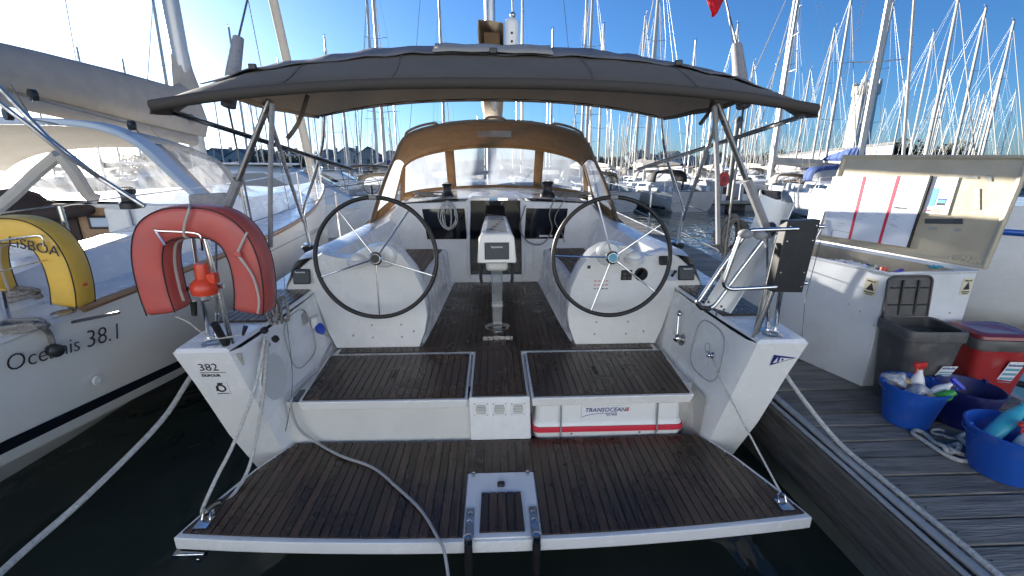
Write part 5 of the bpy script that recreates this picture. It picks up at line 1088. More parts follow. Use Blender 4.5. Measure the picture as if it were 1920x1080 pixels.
def nwinch(c, sc=1.3):
    o = MB().lathe([(.085*sc,0),(.085*sc,.05),(.06*sc,.07),(.058*sc,.12),(.072*sc,.14),(.075*sc,.155),(.06*sc,.17),(.0,.175)], c, (0,0,1), 22).build('winch', 'black_plastic', nb_y); MB().lathe([(.05*sc,.085),(.06*sc,.10),(.062*sc,.15),(.074*sc,.158),(.074*sc,.17),(.03*sc,.18)], V(*c)+V(0,0,.012), (0,0,1), 22).build('winch_drum', 'steel', o)
nwinch(at(205,498,x=NX+1.36)); nwinch(at(246,392,x=NX+1.2), .9)
MB().tube(cr([at(190,497,x=NX+1.4), at(186,520,x=NX+1.5), at(196,560,x=NX+1.6), at(200,590,x=NX+1.7), at(150,597,x=NX+1.75)],4), .009, 6).build('jib_sheet', 'rope_grey', nb_y)
# wheel
c_ = V(NX+.95,2.35,1.42); MB().tube([c_ + V(.42*math.cos(a),0,.42*math.sin(a)) for a in [2*math.pi*k/40 for k in range(40)]], .02, 8, closed=True).tube([c_+V(-.42,0,0),c_+V(.42,0,0)], .008, 6).build('steering_wheel', 'black_leather', nb_y)
# dark cushions and cockpit cover under the hood
for (px, py, sx, sz) in ((35,388,.42,.22),(70,395,.28,.14),(110,398,.34,.10),(145,396,.2,.08)):
    MB().ball(at(px,py,y=4.40), 1, 14, 8, (sx*.6,.18,sz*.75)).build('stowed_cushion', 'brown_cushion', nb_y)
# sprayhood with white arch
ar = [V(NX-1.75,4.5,1.6),V(NX-1.55,4.5,2.1),V(NX-1.1,4.48,2.42),V(NX-.3,4.47,2.48),V(NX+.5,4.47,2.475),V(NX+.88,4.5,2.43),V(NX+1.10,4.58,2.30),V(NX+1.25,4.7,2.05),V(NX+1.45,4.92,1.64)]
arch = MB(); pa = cr(ar, 5); rgs = []
for i, p in enumerate(pa):
    tt = (pa[min(i+1,len(pa)-1)]-pa[max(i-1,0)]).normalized(); nn = tt.cross(V(0,1,0)).normalized(); rgs.append([p+nn*.03+V(0,-.10,0), p+nn*.03+V(0,.10,0), p-nn*.03+V(0,.10,0), p-nn*.03+V(0,-.10,0)])
arch.loft(rgs); ao = arch.build('arch', 'pale_blue', nb_y, bevel=.015)
sh_ = MB(); fa = cr([V(NX-1.6,5.7,1.72),V(NX-1.4,5.75,2.0),V(NX-.9,5.8,2.22),V(NX,5.85,2.28),V(NX+.9,5.8,2.2),V(NX+1.2,5.75,2.02),V(NX+1.42,5.6,1.70)], 6)
na = len(fa); pr = [pa[int(i*(len(pa)-1)/(na-1))] for i in range(na)]
def band(i0, i1, u0, u1, nu=6): return MB().loft([[pr[i].lerp(fa[i], u0+(u1-u0)*k/nu) + V(0,0,.05*math.sin(math.pi*(u0+(u1-u0)*k/nu))) for i in range(i0, i1+1)] for k in range(nu+1)], closed=False)
q = band(6, na-10, 0, 1); w1 = band(na-10, na-1, .0, .2, 2); w2 = band(na-10, na-1, .85, 1, 2); q.add(w1.v, w1.f); q.add(w2.v, w2.f)
so_ = q.build('sprayhood', 'canvas_cream', nb_y, solid=.008, weld=False)
band(na-10, na-1, .2, .85).build('side_window', 'vinyl_glass', so_)
fw = [V(p.x*1.0, p.y+.45, 1.72) for p in fa]; MB().loft([[fa[i].lerp(fw[i], k/3) for i in range(2, na-2)] for k in range(4)], closed=False).build('front_window', 'vinyl_glass', so_)
# folded side frames of the hood
for pts in ([(110,292,4.2),(70,325,4.2),(20,372,4.1),(-40,420,4.0)], [(112,292,4.2),(140,325,4.25),(165,365,4.35),(185,376,4.4)]): MB().tube(cr([at(a,b,y=c) for a,b,c in pts],4), [.05]*(4*(len(pts)-1)+1), 8).build('canopy_strut', 'canvas_cream', so_)
for pts, rr in (([(-60,105,2.7),(90,260,2.8),(180,330,2.85),(272,388,2.9)],.014), ([(-40,165,2.6),(60,240,2.65),(120,290,2.7),(187,333,2.8)],.012)): MB().tube([at(a,b,y=c) for a,b,c in pts], rr, 8).build('stay_tube', 'steel_worn', nb_y)
# mast, boom, sail cover, rigging
mo = MB().tube([(NX,7.2,1.7),(NX,7.22,6),(NX+.02,7.3,17)], .105, 14, sq=1.3).build('mast', 'mast_grey', nb_y)
for s in (-1,1):
    for (x,z) in ((1.0,6.8),(.85,10.8)): MB().tube([(NX,7.2,z),(NX+s*x,7.0,z+.12)], .025, 6).build('spreader', 'mast_grey', mo)
    MB().tube([(NX+s*1.35,6.9,1.4),(NX+s*1.0,7.0,6.9),(NX+s*.85,7.0,10.9),(NX,7.3,16)], .006, 5).build('shroud', 'wire', nb_y)
bo = MB().tube([(NX,7.1,2.42),(NX,2.2,2.98)], .09, 12, sq=1.3).build('boom', 'canvas_grey', nb_y)
MB().loft([[V(NX-.12,y_,zb),V(NX-.2,y_,zb+.25*h_),V(NX-.10,y_,zb+.9*h_),V(NX,y_,zb+h_),V(NX+.10,y_,zb+.88*h_),V(NX+.2,y_,zb+.25*h_),V(NX+.12,y_,zb)] for y_,zb,h_ in ((7.25,2.44,.80),(6.9,2.48,.62),(6.0,2.58,.56),(5.0,2.70,.46),(4.0,2.80,.36),(3.0,2.92,.26),(2.4,2.98,.20))]).build('sail_cover', 'canvas_grey', bo, ang=60)
for k in range(4):
    c_ = at(367,226,x=NX+.26); MB().tube([c_ + V(.0,.030*math.cos(a)*(1+.45*k)-.03*k, .042*math.sin(a)*(1+.2*k)) for a in [R(60)+R(200)*j/10 for j in range(11)]], [.003+.013*math.sin(math.pi*j/10) for j in range(11)], 6, sq=.3).build('cover_emblem', 'ink_black', bo)
MB().tube(cr([V(NX,7.22,3.1),V(NX,7.2,3.35),V(NX,7.22,3.6)],4), [.17,.16,.15,.14,.13,.12,.115,.11,.105], 10).build('mast_collar', 'canvas_grey', bo)
MB().tube([(NX,11.55,1.55),(NX,7.45,16.4)], [.10,.065], 10).build('furled_genoa', 'canvas_cream', nb_y)
MB().tube([(NX,1.0,1.35),(NX,7.35,16.9)], .006, 5).build('backstay', 'wire', nb_y)
for pts in ([(-10,165,3.6),(95,195,3.9),(250,235,4.6)], [(20,160,3.5),(60,225,3.8),(110,235,3.9)], [(250,235,4.6),(285,285,5)], [(275,235,6.0),(330,290,6.5)]): MB().tube([at(a,b,y=c) for a,b,c in pts], .007, 6).build('running_line', 'rope_grey', nb_y)
for a,b,c in ((62,180,3.8),(15,215,3.6),(247,236,4.6)): MB().lathe([(.02,-.02),(.045,-.018),(.045,.018),(.02,.02)], at(a,b,y=c), (.5,1,0), 12).build('mainsheet_block', 'black_plastic', nb_y)
# bow rail, stanchions and lifelines on the near side
for (y_, hb, z) in ((2.7,1.93,1.32),(4.6,1.94,1.34),(6.4,1.75,1.37),(8.1,1.33,1.41),(9.6,.88,1.46)): MB().tube([(NX+hb,y_,z),(NX+hb-.01,y_,z+.6)], .013, 8).build('stanchion', 'steel', nb_y)
for dz in (.32,.6): MB().tube([(NX+hb,y_,z+dz) for (y_, hb, z) in ((1.5,1.9,1.3),(2.7,1.93,1.32),(4.6,1.94,1.34),(6.4,1.75,1.37),(8.1,1.33,1.41),(9.6,.88,1.46),(10.6,.5,1.5))], .004, 5).build('guard_wire', 'steel', nb_y)
for dz in (.35,.65): MB().tube(cr([V(NX+.75,9.9,1.47+dz),V(NX+.45,10.9,1.52+dz),V(NX+.1,11.7,1.55+dz),V(NX-.3,10.9,1.52+dz)],4), .013, 8).build('bow_rail', 'steel', nb_y)
MB().tube([(NX+.75,9.9,1.47),(NX+.75,9.9,2.12)], .013, 8).build('bow_rail_post', 'steel', nb_y)
# pushpit post near the name, deck filler, mooring ropes and block at the side
MB().tube([at(133,575,y=2.62), at(147,612,y=2.66)], .016, 8).build('pushpit_post', 'steel', nb_y)
MB().tube([at(3,545,y=2.3), at(15,600,y=2.32), at(18,625,y=2.33)], .016, 8).build('pushpit_post', 'steel', nb_y)
MB().lathe([(.055,0),(.055,.008),(.03,.012),(0,.01)], at(120,588,z=1.335), (0,0,1), 18).build('filler_cap', 'steel_worn', nb_y)
yh, _ = horseshoe(-2.655, 2.60, 1.845, .93, 'yellow_vinyl', 'yellow_vinyl', 'yellow horseshoe lifebuoy marked LISBOA on the left yacht')
fit_text('LiSBOA', at(16,462,y=2.515), at(112,482,y=2.515), V(.1,0,1), 'ink_black', yh)
MB().tube(cr([at(0,455,y=2.505), at(5,452,y=2.505), at(45,446,y=2.505), at(78,444,y=2.505), at(82,462,y=2.505)],3), .005, 6).build('wire_holder', 'steel', yh)
t = thing('buoy_light', 'orange red buoy light beside the yellow horseshoe', 'light', at(152,528,y=2.6)); MB().lathe([(.02,-.02),(.045,0),(.05,.03),(.03,.05),(.015,.09),(0,.10)], at(150,540,y=2.6), (-.4,0,1), 16).build('light_body', 'orange_red', t)
def pile_of_rope(c, r, n, rr, mat, label, seed):
    rnd = random.Random(seed); pts = []
    for k in range(n*12):
        a = 2*math.pi*k/12; pts.append(Vector(c) + V(r*(.8+.3*rnd.random())*math.cos(a), r*.6*(.8+.3*rnd.random())*math.sin(a), .012*k/12+rnd.uniform(0,.012)))
    tag(MB().tube(cr(pts,2), rr, 6).build('rope_coil', mat), label, 'rope')
pile_of_rope(at(25,562,z=1.40), .14, 4, .011, 'rope_grey', 'grey mooring rope heaped below the yellow horseshoe', 3)
pile_of_rope(at(45,620,z=1.34), .10, 3, .012, 'rope_grey', 'grey mooring rope coiled on the left yacht deck edge', 5)
tag(MB().tube(cr([at(45,605,z=1.36), at(75,612,z=1.36), at(92,625,x=NX+2.0), at(100,648,x=NX+2.02)],4), .014, 8).build('hanging_rope', 'rope_grey'), 'dark rope end hanging over the lettering on the left hull', 'rope')
bk_ = thing('rope_block', 'black pulley block hanging over the lettering on the left hull', 'block', at(104,660,x=NX+2.03)); MB().lathe([(.02,-.03),(.035,-.02),(.035,.02),(.02,.03)], at(104,658,x=NX+2.04), (1,-.4,0), 14).build('block_cheek', 'black_plastic', bk_); MB().tube([at(100,648,x=NX+2.03), at(104,658,x=NX+2.04)], .01, 8).build('shackle', 'steel', bk_)
# everything built so far sits on hulls trimmed a little by the stern: tilt about the camera's station
TRIM = math.atan(250/840.0) - math.atan(220/840.0)
TM = Matrix.Translation((0,0,CAMH)) @ Matrix.Rotation(TRIM, 4, 'X') @ Matrix.Translation((0,0,-CAMH))
for o in list(SC.objects):
    if o.parent is None and o.type in ('MESH', 'EMPTY') and o.name != 'water': o.matrix_basis = TM @ o.matrix_basis
# ================================================================ harbour behind, on the level
_fb = Vector((math.sin(YAW)*math.cos(LEVEL_PITCH), math.cos(YAW)*math.cos(LEVEL_PITCH), -math.sin(LEVEL_PITCH))); _ub = _r.cross(_fb)
def rayb(px, py): return _fb + _r*((px-960)/FPX) - _ub*((py-540)/FPX)
def atb(px, py, y=None, z=None):
    d = rayb(px, py); t = y/d.y if y is not None else (z-CAMH)/d.z
    return V(0,0,CAMH) + d*t
def child(mb, name, mat, parent, **k):
    o = mb.build(name, mat, None, **k); o.parent = parent; return o
# ---- prototype yachts, bow towards +Y, waterline at z = 0
def proto(name, hullm='gelcoat_far', cover='canvas_blue', hood='canvas_blue', mast='mast_white', full=True, bimini=None, hoodwin=True):
    t = thing(name, 'x', 'yacht', (0,0,0))
    st = [(-4.9,1.35,1.15),(-4.2,1.5,1.12),(-2,1.68,1.1),(0,1.70,1.12),(2,1.45,1.2),(4,.8,1.32),(5.3,.06,1.45)]
    prof = [(1,1),(.97,.6),(.92,.22),(.80,.0),(.45,-.3),(0,-.5)]
    rings = []
    for i, (y, hb, zs) in enumerate(st):
        half = [V(hb*a, y - (.45*(1-b) if i == len(st)-1 else (-.35*(1-max(b,0)) if i == 0 else 0)), zs*b if b > 0 else b) for a, b in prof]
        rings.append(half + [V(-p.x, p.y, p.z) for p in reversed(half[:-1])])
    h = MB().loft(rings, closed=False); h.add(rings[0], [tuple(range(len(rings[0])))])
    ho = child(h, 'hull', hullm, t, ang=45)
    child(MB().loft([[V(hb,y,z),V(0,y,z+.06),V(-hb,y,z)] for (y,hb,z) in st], closed=False), 'deck', 'gelcoat_far', t)
    cb = MB().loft([[V(-hw-.15,y,1.1),V(-hw,y,z-.06),V(-hw*.7,y,z),V(hw*.7,y,z),V(hw,y,z-.06),V(hw+.15,y,1.1)] for y, hw, z in ((-1.7,1.05,1.62),(0,1.0,1.62),(1.6,.75,1.56),(3.0,.4,1.32))])
    co = child(cb, 'coachroof', 'gelcoat_far', t)
    if full:
        for s in (-1, 1):
            for (a, b) in ((-1.3,-.2),(0,1.0)):
                child(MB().prism([V(s*(1.13-.06*(a>-.5)),a,1.3),V(s*(1.12-.12*(b>.5)),b,1.3),V(s*(1.06-.12*(b>.5)),b,1.48),V(s*(1.07-.06*(a>-.5)),a,1.48)], (s*.012,0,0)), 'cabin_window', 'dark_glass', co, smooth=False)
        bl_ = MB().prism([V(1.6*(1 if s>0 else -1)*0+s*.0,0,0) for s in ()], (0,0,0)) if False else None
        child(MB().loft([[V(hb*.925,y,zs*.25),V(hb*.905,y,zs*.12)] for (y,hb,zs) in st[1:-1]], closed=False).mirror(0), 'boot_stripe', 'navy_stripe', ho, solid=.03)
        # coamings and wheel
        child(MB().box(-1.3,-1.05,-4.3,-1.7,1.1,1.45).box(1.05,1.3,-4.3,-1.7,1.1,1.45), 'coaming', 'gelcoat_far', t, bevel=.05)
        child(MB().tube([V(.45*math.cos(a),-3.6,1.65+.45*math.sin(a)) for a in [2*math.pi*k/24 for k in range(24)]], .02, 6, closed=True).tube([(0,-3.6,1.65),(0,-3.5,1.1)], .06, 8), 'steering_wheel', 'black_plastic', t)
        rl = MB()
        for s in (-1, 1):
            for (x, y, z) in ((1.5,-4.2,1.12),(1.66,-2,1.1),(1.68,0,1.12),(1.43,2,1.2),(.8,4,1.32)): rl.tube([(s*x,y,z),(s*x,y,z+.6)], .015, 5)
            for dz in (.32,.6): rl.tube([(s*1.3,-4.9,1.15+dz),(s*1.5,-4.2,1.12+dz),(s*1.66,-2,1.1+dz),(s*1.68,0,1.12+dz),(s*1.43,2,1.2+dz),(s*.8,4,1.32+dz),(s*.1,5.3,1.45+dz)], .008, 4)
        child(rl, 'guard_rails', 'steel', t)
    # sprayhood
    hp_ = [V(-1.05,0,1.6),V(-1.0,0,2.0),V(-.75,0,2.22),V(0,0,2.3),V(.75,0,2.22),V(1.0,0,2.0),V(1.05,0,1.6)]; a_ = cr(hp_, 3)
    shd = child(MB().loft([[p + V(0,-2.3,0) for p in a_], [p + V(0,-1.6,.02) for p in a_], [V(p.x*.92,-1.0,1.62+(p.z-1.6)*.7) for p in a_]], closed=False), 'sprayhood', hood, t, solid=.02)
    if hoodwin: child(MB().loft([[V(p.x*.92,-1.0,1.62+(p.z-1.6)*.7) for p in a_], [V(p.x*.85,-.45,1.62) for p in a_]], closed=False), 'hood_window', 'vinyl_side', shd)
    if bimini:
        child(MB().loft([[V(-1.35+2.7*j/8, y, 2.75-.16*abs(j/4-1)**2.5-(.05 if k in (0,3) else 0)) for j in range(9)] for k, y in enumerate((-4.7,-4.2,-3.2,-2.6))], closed=False), 'bimini', bimini, t, solid=.05)
        bf = MB()
        for s in (-1,1): bf.tube([(s*1.3,-4.6,2.6),(s*1.35,-3.6,1.2)], .02, 5).tube([(s*1.3,-2.7,2.6),(s*1.35,-3.6,1.2)], .02, 5)
        child(bf, 'bimini_frame', 'steel', t)
    mo = child(MB().tube([(0,1.2,1.5),(0,1.15,8),(0,1.0,15)], [.12,.112,.09], 8), 'mast', mast, t)
    sp = MB()
    for (x, z) in ((.85,6.0),(.7,10.2)): sp.tube([(-x,1.0,z+.08),(0,1.15,z),(x,1.0,z+.08)], .022, 5)
    child(sp, 'spreaders', mast, mo)
    child(MB().tube([(0,.95,15),(.0,.75,15.35)], .01, 4).tube([(-.2,.95,15.15),(.2,.95,15.15)], .012, 4).ball((0,.95,15.1), .05, 6, 4), 'masthead_gear', 'black_plastic', mo)
    bo = child(MB().tube([(0,1.05,2.35),(0,-3.4,2.5)], .07, 8), 'boom', mast, t)
    child(MB().loft([[V(-.05,y,zb),V(-.15,y,zb+.3*h_),V(-.06,y,zb+.9*h_),V(.06,y,zb+.9*h_),V(.15,y,zb+.3*h_),V(.05,y,zb)] for y, zb, h_ in ((1.25,2.4,1.0),(.9,2.42,.62),(-.5,2.44,.5+.03),(-1.6,2.46,.42),(-2.6,2.5,.30),(-3.3,2.52,.18))]), 'sail_cover', cover, bo)
    child(MB().tube([(0,5.2,1.6),(0,1.15,14.2)], [.05,.022], 6), 'furled_genoa', 'canvas_cream', t)
    rg = MB()
    for s in (-1, 1): rg.tube([(s*1.5,.9,1.15),(s*.85,1.0,6.08),(s*.7,1.0,10.28),(0,1.05,14.6)], .006, 4).tube([(s*1.3,.5,1.15),(0,1.15,6)], .006, 4)
    rg.tube([(0,-4.9,1.2),(0,1.0,15)], .006, 4).tube([(.1,-3.3,2.55),(.05,1.0,14.8)], .005, 4)
    child(rg, 'rigging', 'wire', t)
    return t
P = {'blue': proto('moored_yacht'), 'white': proto('moored_yacht', cover='canvas_cream', hood='canvas_grey'), 'navy': proto('moored_yacht', hullm='navy_stripe', cover='canvas_grey', hood='canvas_tan', mast='alloy'),
     'bim': proto('moored_yacht', cover='canvas_grey', hood='canvas_tan', bimini='canvas_taupe'), 'black': proto('moored_yacht', cover='canvas_black', hood='canvas_black'),
     'far1': proto('moored_yacht', cover='canvas_blue', hood='canvas_grey', full=False, hoodwin=False), 'far2': proto('moored_yacht', cover='canvas_cream', hood='canvas_blue', full=False, hoodwin=False), 'far3': proto('moored_yacht', cover='canvas_grey', hood='canvas_black', mast='alloy', full=False, hoodwin=False)}
PLACED = []
def put(kind, x, y, hd, mast_top, label, group=None):
    o = copy_tree(P[kind]); s = mast_top / 15.0; o.location = (x, y, 0); o.scale = (s, s, s); o.rotation_euler = (0, 0, hd)
    o['label'] = label; o['category'] = 'yacht'
    if group: o['group'] = group
    elif 'group' in o: del o['group']
    PLACED.append((x, y)); return o
# nearer boats one can tell apart (stern positions surveyed on the water)
def stern(kind, px, py, hd, mt, label):
    p = atb(px, py, z=0); s = mt/15; return put(kind, p.x - math.sin(hd)*4.8*s, p.y + math.cos(hd)*4.8*s, hd, mt, label)
stern('black', 1298, 398, R(9), 14.5, 'white yacht with black sprayhood across the water, beyond the right wheel')
stern('white', 1158, 398, R(8), 14.0, 'white yacht showing its rounded stern just right of the sprayhood')
ro = stern('bim', 692, 408, R(3), 13.5, 'white yacht with taupe bimini and lettered stern, seen above the left wheel')
tsc = ro.scale[0]
tx = text('ROMALO', .26, (-.62,-4.93,.78), (1,0,0), (0,-.25,1), 'ink_black', None, ext=.004); tx.parent = ro
sb = child(MB().box(-.75,.75,-4.82,-4.74,.42,.47), 'stern_slot', 'ink_black', ro)
put('white', 20.5, 31, R(78), 15.5, 'white yacht lying side-on behind the short pontoon and red lifebuoys')
put('navy', 26, 40, R(95), 15, 'dark hulled yacht lying side-on behind the white one')
gxt = atb(1455,320,y=28)
# masts told by where they stand in the picture
lst = [(1100,0),(1132,45),(1210,30),(1236,-25),(1305,75),(1385,45),(1520,130),(1566,52),(1597,-10),(1676,5),(1752,60),(1797,-15),(1700,150),(1625,135),(1415,115),(1112,125),(1848,15),(1190,150),(1340,150),(1470,165),(1780,130),
       (1037,55),(980,-5),(823,-5),(688,-10),(608,68),(520,110),(570,140),(640,150),(283,-10),(145,88),(428,50),(228,110),(190,135),(60,150),(465,160),(735,140),(1490,-12),(1900,40),(1880,120)]
random.seed(21)
GL = 'moored sailing yacht in the crowded rows across the harbour'
GF = 'far sailing yacht in the forest of masts along the shore'
def mast_boat(px, py, grp, far):
    for tr in range(12):
        Hm = random.uniform(13.2, 16.8); d = rayb(px, py); Y = (Hm-CAMH)*d.y/d.z; X = d.x/d.y*Y
        hd = random.choice((0, 0, math.pi, math.pi)) + random.uniform(-.12,.12)
        bx, by = X + math.sin(hd)*1.0, Y - math.cos(hd)*1.0
        if all(abs(bx-a) > 3.3 or abs(by-b) > 10.5 for a, b in PLACED) and (by > 30 or abs(bx) > 9): break
    kind = random.choice(('far1','far2','far3')) if far else random.choice(('blue','white','navy','bim','black','white'))
    o = put(kind, bx, by, hd, Hm, grp, 'yachts along the far shore' if far else 'yachts in the harbour rows')
    if not far: o['kind_'] = kind
    return o
ORD = ['first','second','third','fourth','fifth','sixth','seventh','eighth','ninth','tenth','eleventh','twelfth','thirteenth','fourteenth','fifteenth','sixteenth','seventeenth','eighteenth','nineteenth','twentieth']
LOOK = {'blue':'blue sail cover','white':'cream sail cover','navy':'dark hull','bim':'taupe bimini','black':'black sail cover'}
cnt = {}
for px, py in sorted(lst):
    reg = 'left of the sprayhood' if px < 760 else 'above the sprayhood' if px < 1090 else 'between sprayhood and tower' if px < 1595 else 'right of the tower'
    i_ = cnt.get(reg, 0); cnt[reg] = i_ + 1
    o = mast_boat(px, py, GL, False); o['label'] = 'yacht with %s, %s tall mast from left %s' % (LOOK[o['kind_']], ORD[i_], reg); del o['kind_']
for k in range(75):
    px = random.choice((random.uniform(420,760), random.uniform(1080,1440), random.uniform(1080,1920), random.uniform(300,1900))); mast_boat(px, random.uniform(168,262), GF, True)
# big yacht bow-on at the right whose furled genoa slants over the locker
o = put('blue', 0, 0, R(158), 16, 'white yacht with blue sail cover whose furled genoa slants above the locker'); bowp = atb(1702,300,y=15); o.location = (bowp.x+2.0, bowp.y+5.1, 0)
for k in P:   # the prototypes themselves become two more boats far along the rows
    o = P[k]; o.location = (70 + 6*len(PLACED) % 60, 120 + 9*list(P).index(k), 0); o['label'] = GF; o['group'] = 'yachts along the far shore'; o.rotation_euler = (0,0,R(5))
    o.location.x = 60 + 9*list(P).index(k)
# ---- motor cruisers on the left
def cruiser(loc, rz, sc, label, screens):
    t = thing('motor_cruiser', label, 'motorboat', (0,0,0))
    st = [(-4,1.4,1.0),(-1,1.5,1.05),(2,1.3,1.2),(4,.7,1.4),(4.8,.05,1.5)]
    child(MB().loft([[V(hb,y,z),V(hb*.93,y,z*.5),V(hb*.8,y,0),V(0,y,-.4),V(-hb*.8,y,0),V(-hb*.93,y,z*.5),V(-hb,y,z),V(0,y,z+.05)] for y,hb,z in st]), 'hull', 'gelcoat', t, ang=40)
    ca = MB().loft([[V(-1.25,y,1.0),V(-1.2,y,z*.93),V(-1.0,y,z),V(0,y,z+.05),V(1.0,y,z),V(1.2,y,z*.93),V(1.25,y,1.0)] for y,z in ((-3.4,2.35),(-1,2.5),(.8,2.4),(2.6,1.35))]); co = child(ca, 'cabin', 'gelcoat_used' if not screens else 'pale_blue', t)
    for s in (-1,1):
        child(MB().prism([V(s*1.235,-3.2,1.45),V(s*1.235,-.2,1.45),V(s*1.215,.9,1.6),V(s*1.215,-.2,2.25),V(s*1.215,-3.2,2.15)], (s*.03,0,0)), 'side_screen', 'blue_grey_screen' if screens else 'dark_glass', co, smooth=False)
        child(MB().lathe([(.30,0),(.30,.02)], (s*1.275,-2.6,1.85), (s,0,0), 24), 'fender_disc', 'canvas_cream', co)
    child(MB().prism([V(-1.0,1.0,2.3),V(1.0,1.0,2.3),V(.9,2.35,1.5),V(-.9,2.35,1.5)], (0,.02,.03)), 'windscreen', 'dark_glass', co, smooth=False)
    child(MB().box(-1.3,1.3,-3.8,.9,2.5,2.56), 'hardtop', 'gelcoat', t, bevel=.05)
    rl = MB().tube([(-1.4,0,1.7),(-1.2,2.4,1.8),(0,4.8,2.1),(1.2,2.4,1.8),(1.4,0,1.7)], .02, 6)
    for x, y, z in ((-1.3,1.2,1.1),(1.3,1.2,1.1),(-.7,4,1.4),(.7,4,1.4)): rl.tube([(x,y,z),(x,y,z+.65)], .015, 5)
    child(rl, 'bow_rail', 'steel', t); t.location = loc; t.rotation_euler = (0,0,rz); t.scale = (sc,sc,sc)
p = atb(478,355,y=14.5); cruiser((p.x,p.y+1,0), R(-62), .95, 'pale motor cruiser with blue grey side screens behind the left yacht', True)
p = atb(568,360,y=24); cruiser((p.x,p.y,0), R(-75), .85, 'small white motor cruiser between the left yacht and the lettered stern', False)
p = atb(640,372,y=30); cruiser((p.x-2,p.y+4,0), R(-80), .9, 'white motor cruiser moored behind the lettered yacht', False)
# ---- far pontoons, piles, red lifebuoys
def far_pontoon(x0, x1, y0, y1, label):
    t = thing('far_pontoon', None, None, ((x0+x1)/2,(y0+y1)/2,0)); 
    for k in ('label','category'):
        if k in t: del t[k]
    tag(t, kind='structure')
    MB().box(x0,x1,y0,y1,.38,.52).build('deck', 'concrete', t, bevel=.02); MB().box(x0+.08,x1-.08,y0+.15,y1-.1,.28,.38).build('waling', 'dock_timber', t)
    n_ = max(2, int(max(x1-x0,y1-y0)/4))
    for k in range(n_):
        u = (k+.5)/n_; c = (x0+(x1-x0)*u, (y0+y1)/2) if x1-x0 > y1-y0 else ((x0+x1)/2, y0+(y1-y0)*u)
        MB().box(c[0]-.9,c[0]+.9,c[1]-.7,c[1]+.7,-.3,.30).build('float', 'concrete', t)
far_pontoon(12.3,24,25.2,26.6,''); far_pontoon(8,60,44,46,''); far_pontoon(-40,4,52,54,''); far_pontoon(14,70,66,68,''); far_pontoon(-70,60,92,94,'')
def pile(px, ptop, y, r, label):
    p = atb(px, ptop, y=y); t = thing('mooring_pile', label, 'pile', (p.x,p.y,0)); MB().tube([(p.x,p.y,-1),(p.x,p.y,p.z)], r, 14).build('pile_shaft', 'pile_grey', t); MB().lathe([(r*1.08,-.1),(r*1.08,0),(r*.5,.18),(0,.2)], (p.x,p.y,p.z), (0,0,1), 14).build('pile_cap', 'grey_plastic', t)
pile(1386, 225, 26.3, .21, 'tall grey mooring pile behind the right bimini straps'); pile(1325, 285, 47, .28, 'dark mooring pile left of the tall grey one'); pile(1455, 262, 70, .3, 'thin far mooring pile beyond the right yachts')
def lifebuoy_post(px, py, y, label):
    p = atb(px, py, y=y); t = thing('lifebuoy_station', label, 'lifebuoy', (p.x,p.y,.5))
    MB().lathe([(.0,-.07),(.36,-.07),(.40,-.03),(.40,.03),(.36,.07),(0,.07)], p, (.3,-1,0), 28).build('buoy_case', 'red_plastic', t); MB().lathe([(.12,.0),(.16,.085),(.12,.09)], p, (.3,-1,0), 20).build('case_emblem', 'bin_red', t)
    MB().tube([(p.x,p.y+.06,.5),(p.x,p.y+.06,p.z)], .04, 8).build('post', 'galv', t)
lifebuoy_post(1357, 336, 25.6, 'round red lifebuoy case on a post, left of its twin'); lifebuoy_post(1545, 345, 25.9, 'round red lifebuoy case on a post beside the whiteboard lid')
# service pedestal and box on the short pontoon
for (x, y, lb) in ((13.2,25.9,'white service pedestal on the short pontoon, the nearer one'),(14.6,26.0,'white service pedestal on the short pontoon, the farther one')):
    t = thing('service_pedestal', lb, 'pedestal', (x,y,.52)); MB().box(x-.2,x+.2,y-.2,y+.2,.52,1.45).build('pedestal_body', 'white_plastic', t, bevel=.04); MB().box(x-.16,x+.16,y-.23,y-.2,.9,1.3).build('socket_panel', 'black_plastic', t)
# ---- shore: low land, houses, wood, tower, shed
nx, ny = 60, 8
land = MB(); land.loft([[V(-420+ 1000*i/nx, 205+ 45*j + 10*math.sin(i*.7), -.5 + (j/ny)**1.0*13 + 2.0*math.sin(i*.45+j)*(j/ny) + (1.8 if j else 0)) for i in range(nx+1)] for j in range(ny+1)], closed=False)
tag(land.build('hills', 'foliage_far'), kind='structure')
def house(x, y, wd, dp, hw, hr, rz, label, grp, front=True):
    t = thing('house', label, 'house', (0,0,0), grp)
    child(MB().box(-wd/2,wd/2,0,dp,0,hw).prism([V(-wd/2,0,hw),V(wd/2,0,hw),V(0,0,hw+hr)], (0,dp,0)), 'wall', 'house_wall', t, smooth=False)
    rf = child(MB().prism([V(-wd/2-.3,-.3,hw-.25),V(0,-.3,hw+hr+.1),V(wd/2+.3,-.3,hw-.25),V(wd/2+.3,-.3,hw+.05),V(0,-.3,hw+hr+.45),V(-wd/2-.3,-.3,hw+.05)], (0,dp+.6,0)), 'roof', 'slate', t, smooth=False)
    child(MB().box(wd*.18,wd*.18+.9,dp*.6,dp*.6+.9,hw+hr*.3,hw+hr+1.0), 'chimney', 'concrete', rf)
    k = 0
    for fz in [1.3 + 2.7*i for i in range(int(hw/2.7))]:
        for fx in (-.28,.0,.28):
            w_ = child(MB().box(fx*wd-.55,fx*wd+.55,-.06,.0,fz,fz+1.4), 'window', 'far_pane', t, smooth=False)
    t.location = (x,y,.8); t.rotation_euler = (0,0,rz); return t
random.seed(5); px = 318; k = 0; ORD_ = ORD
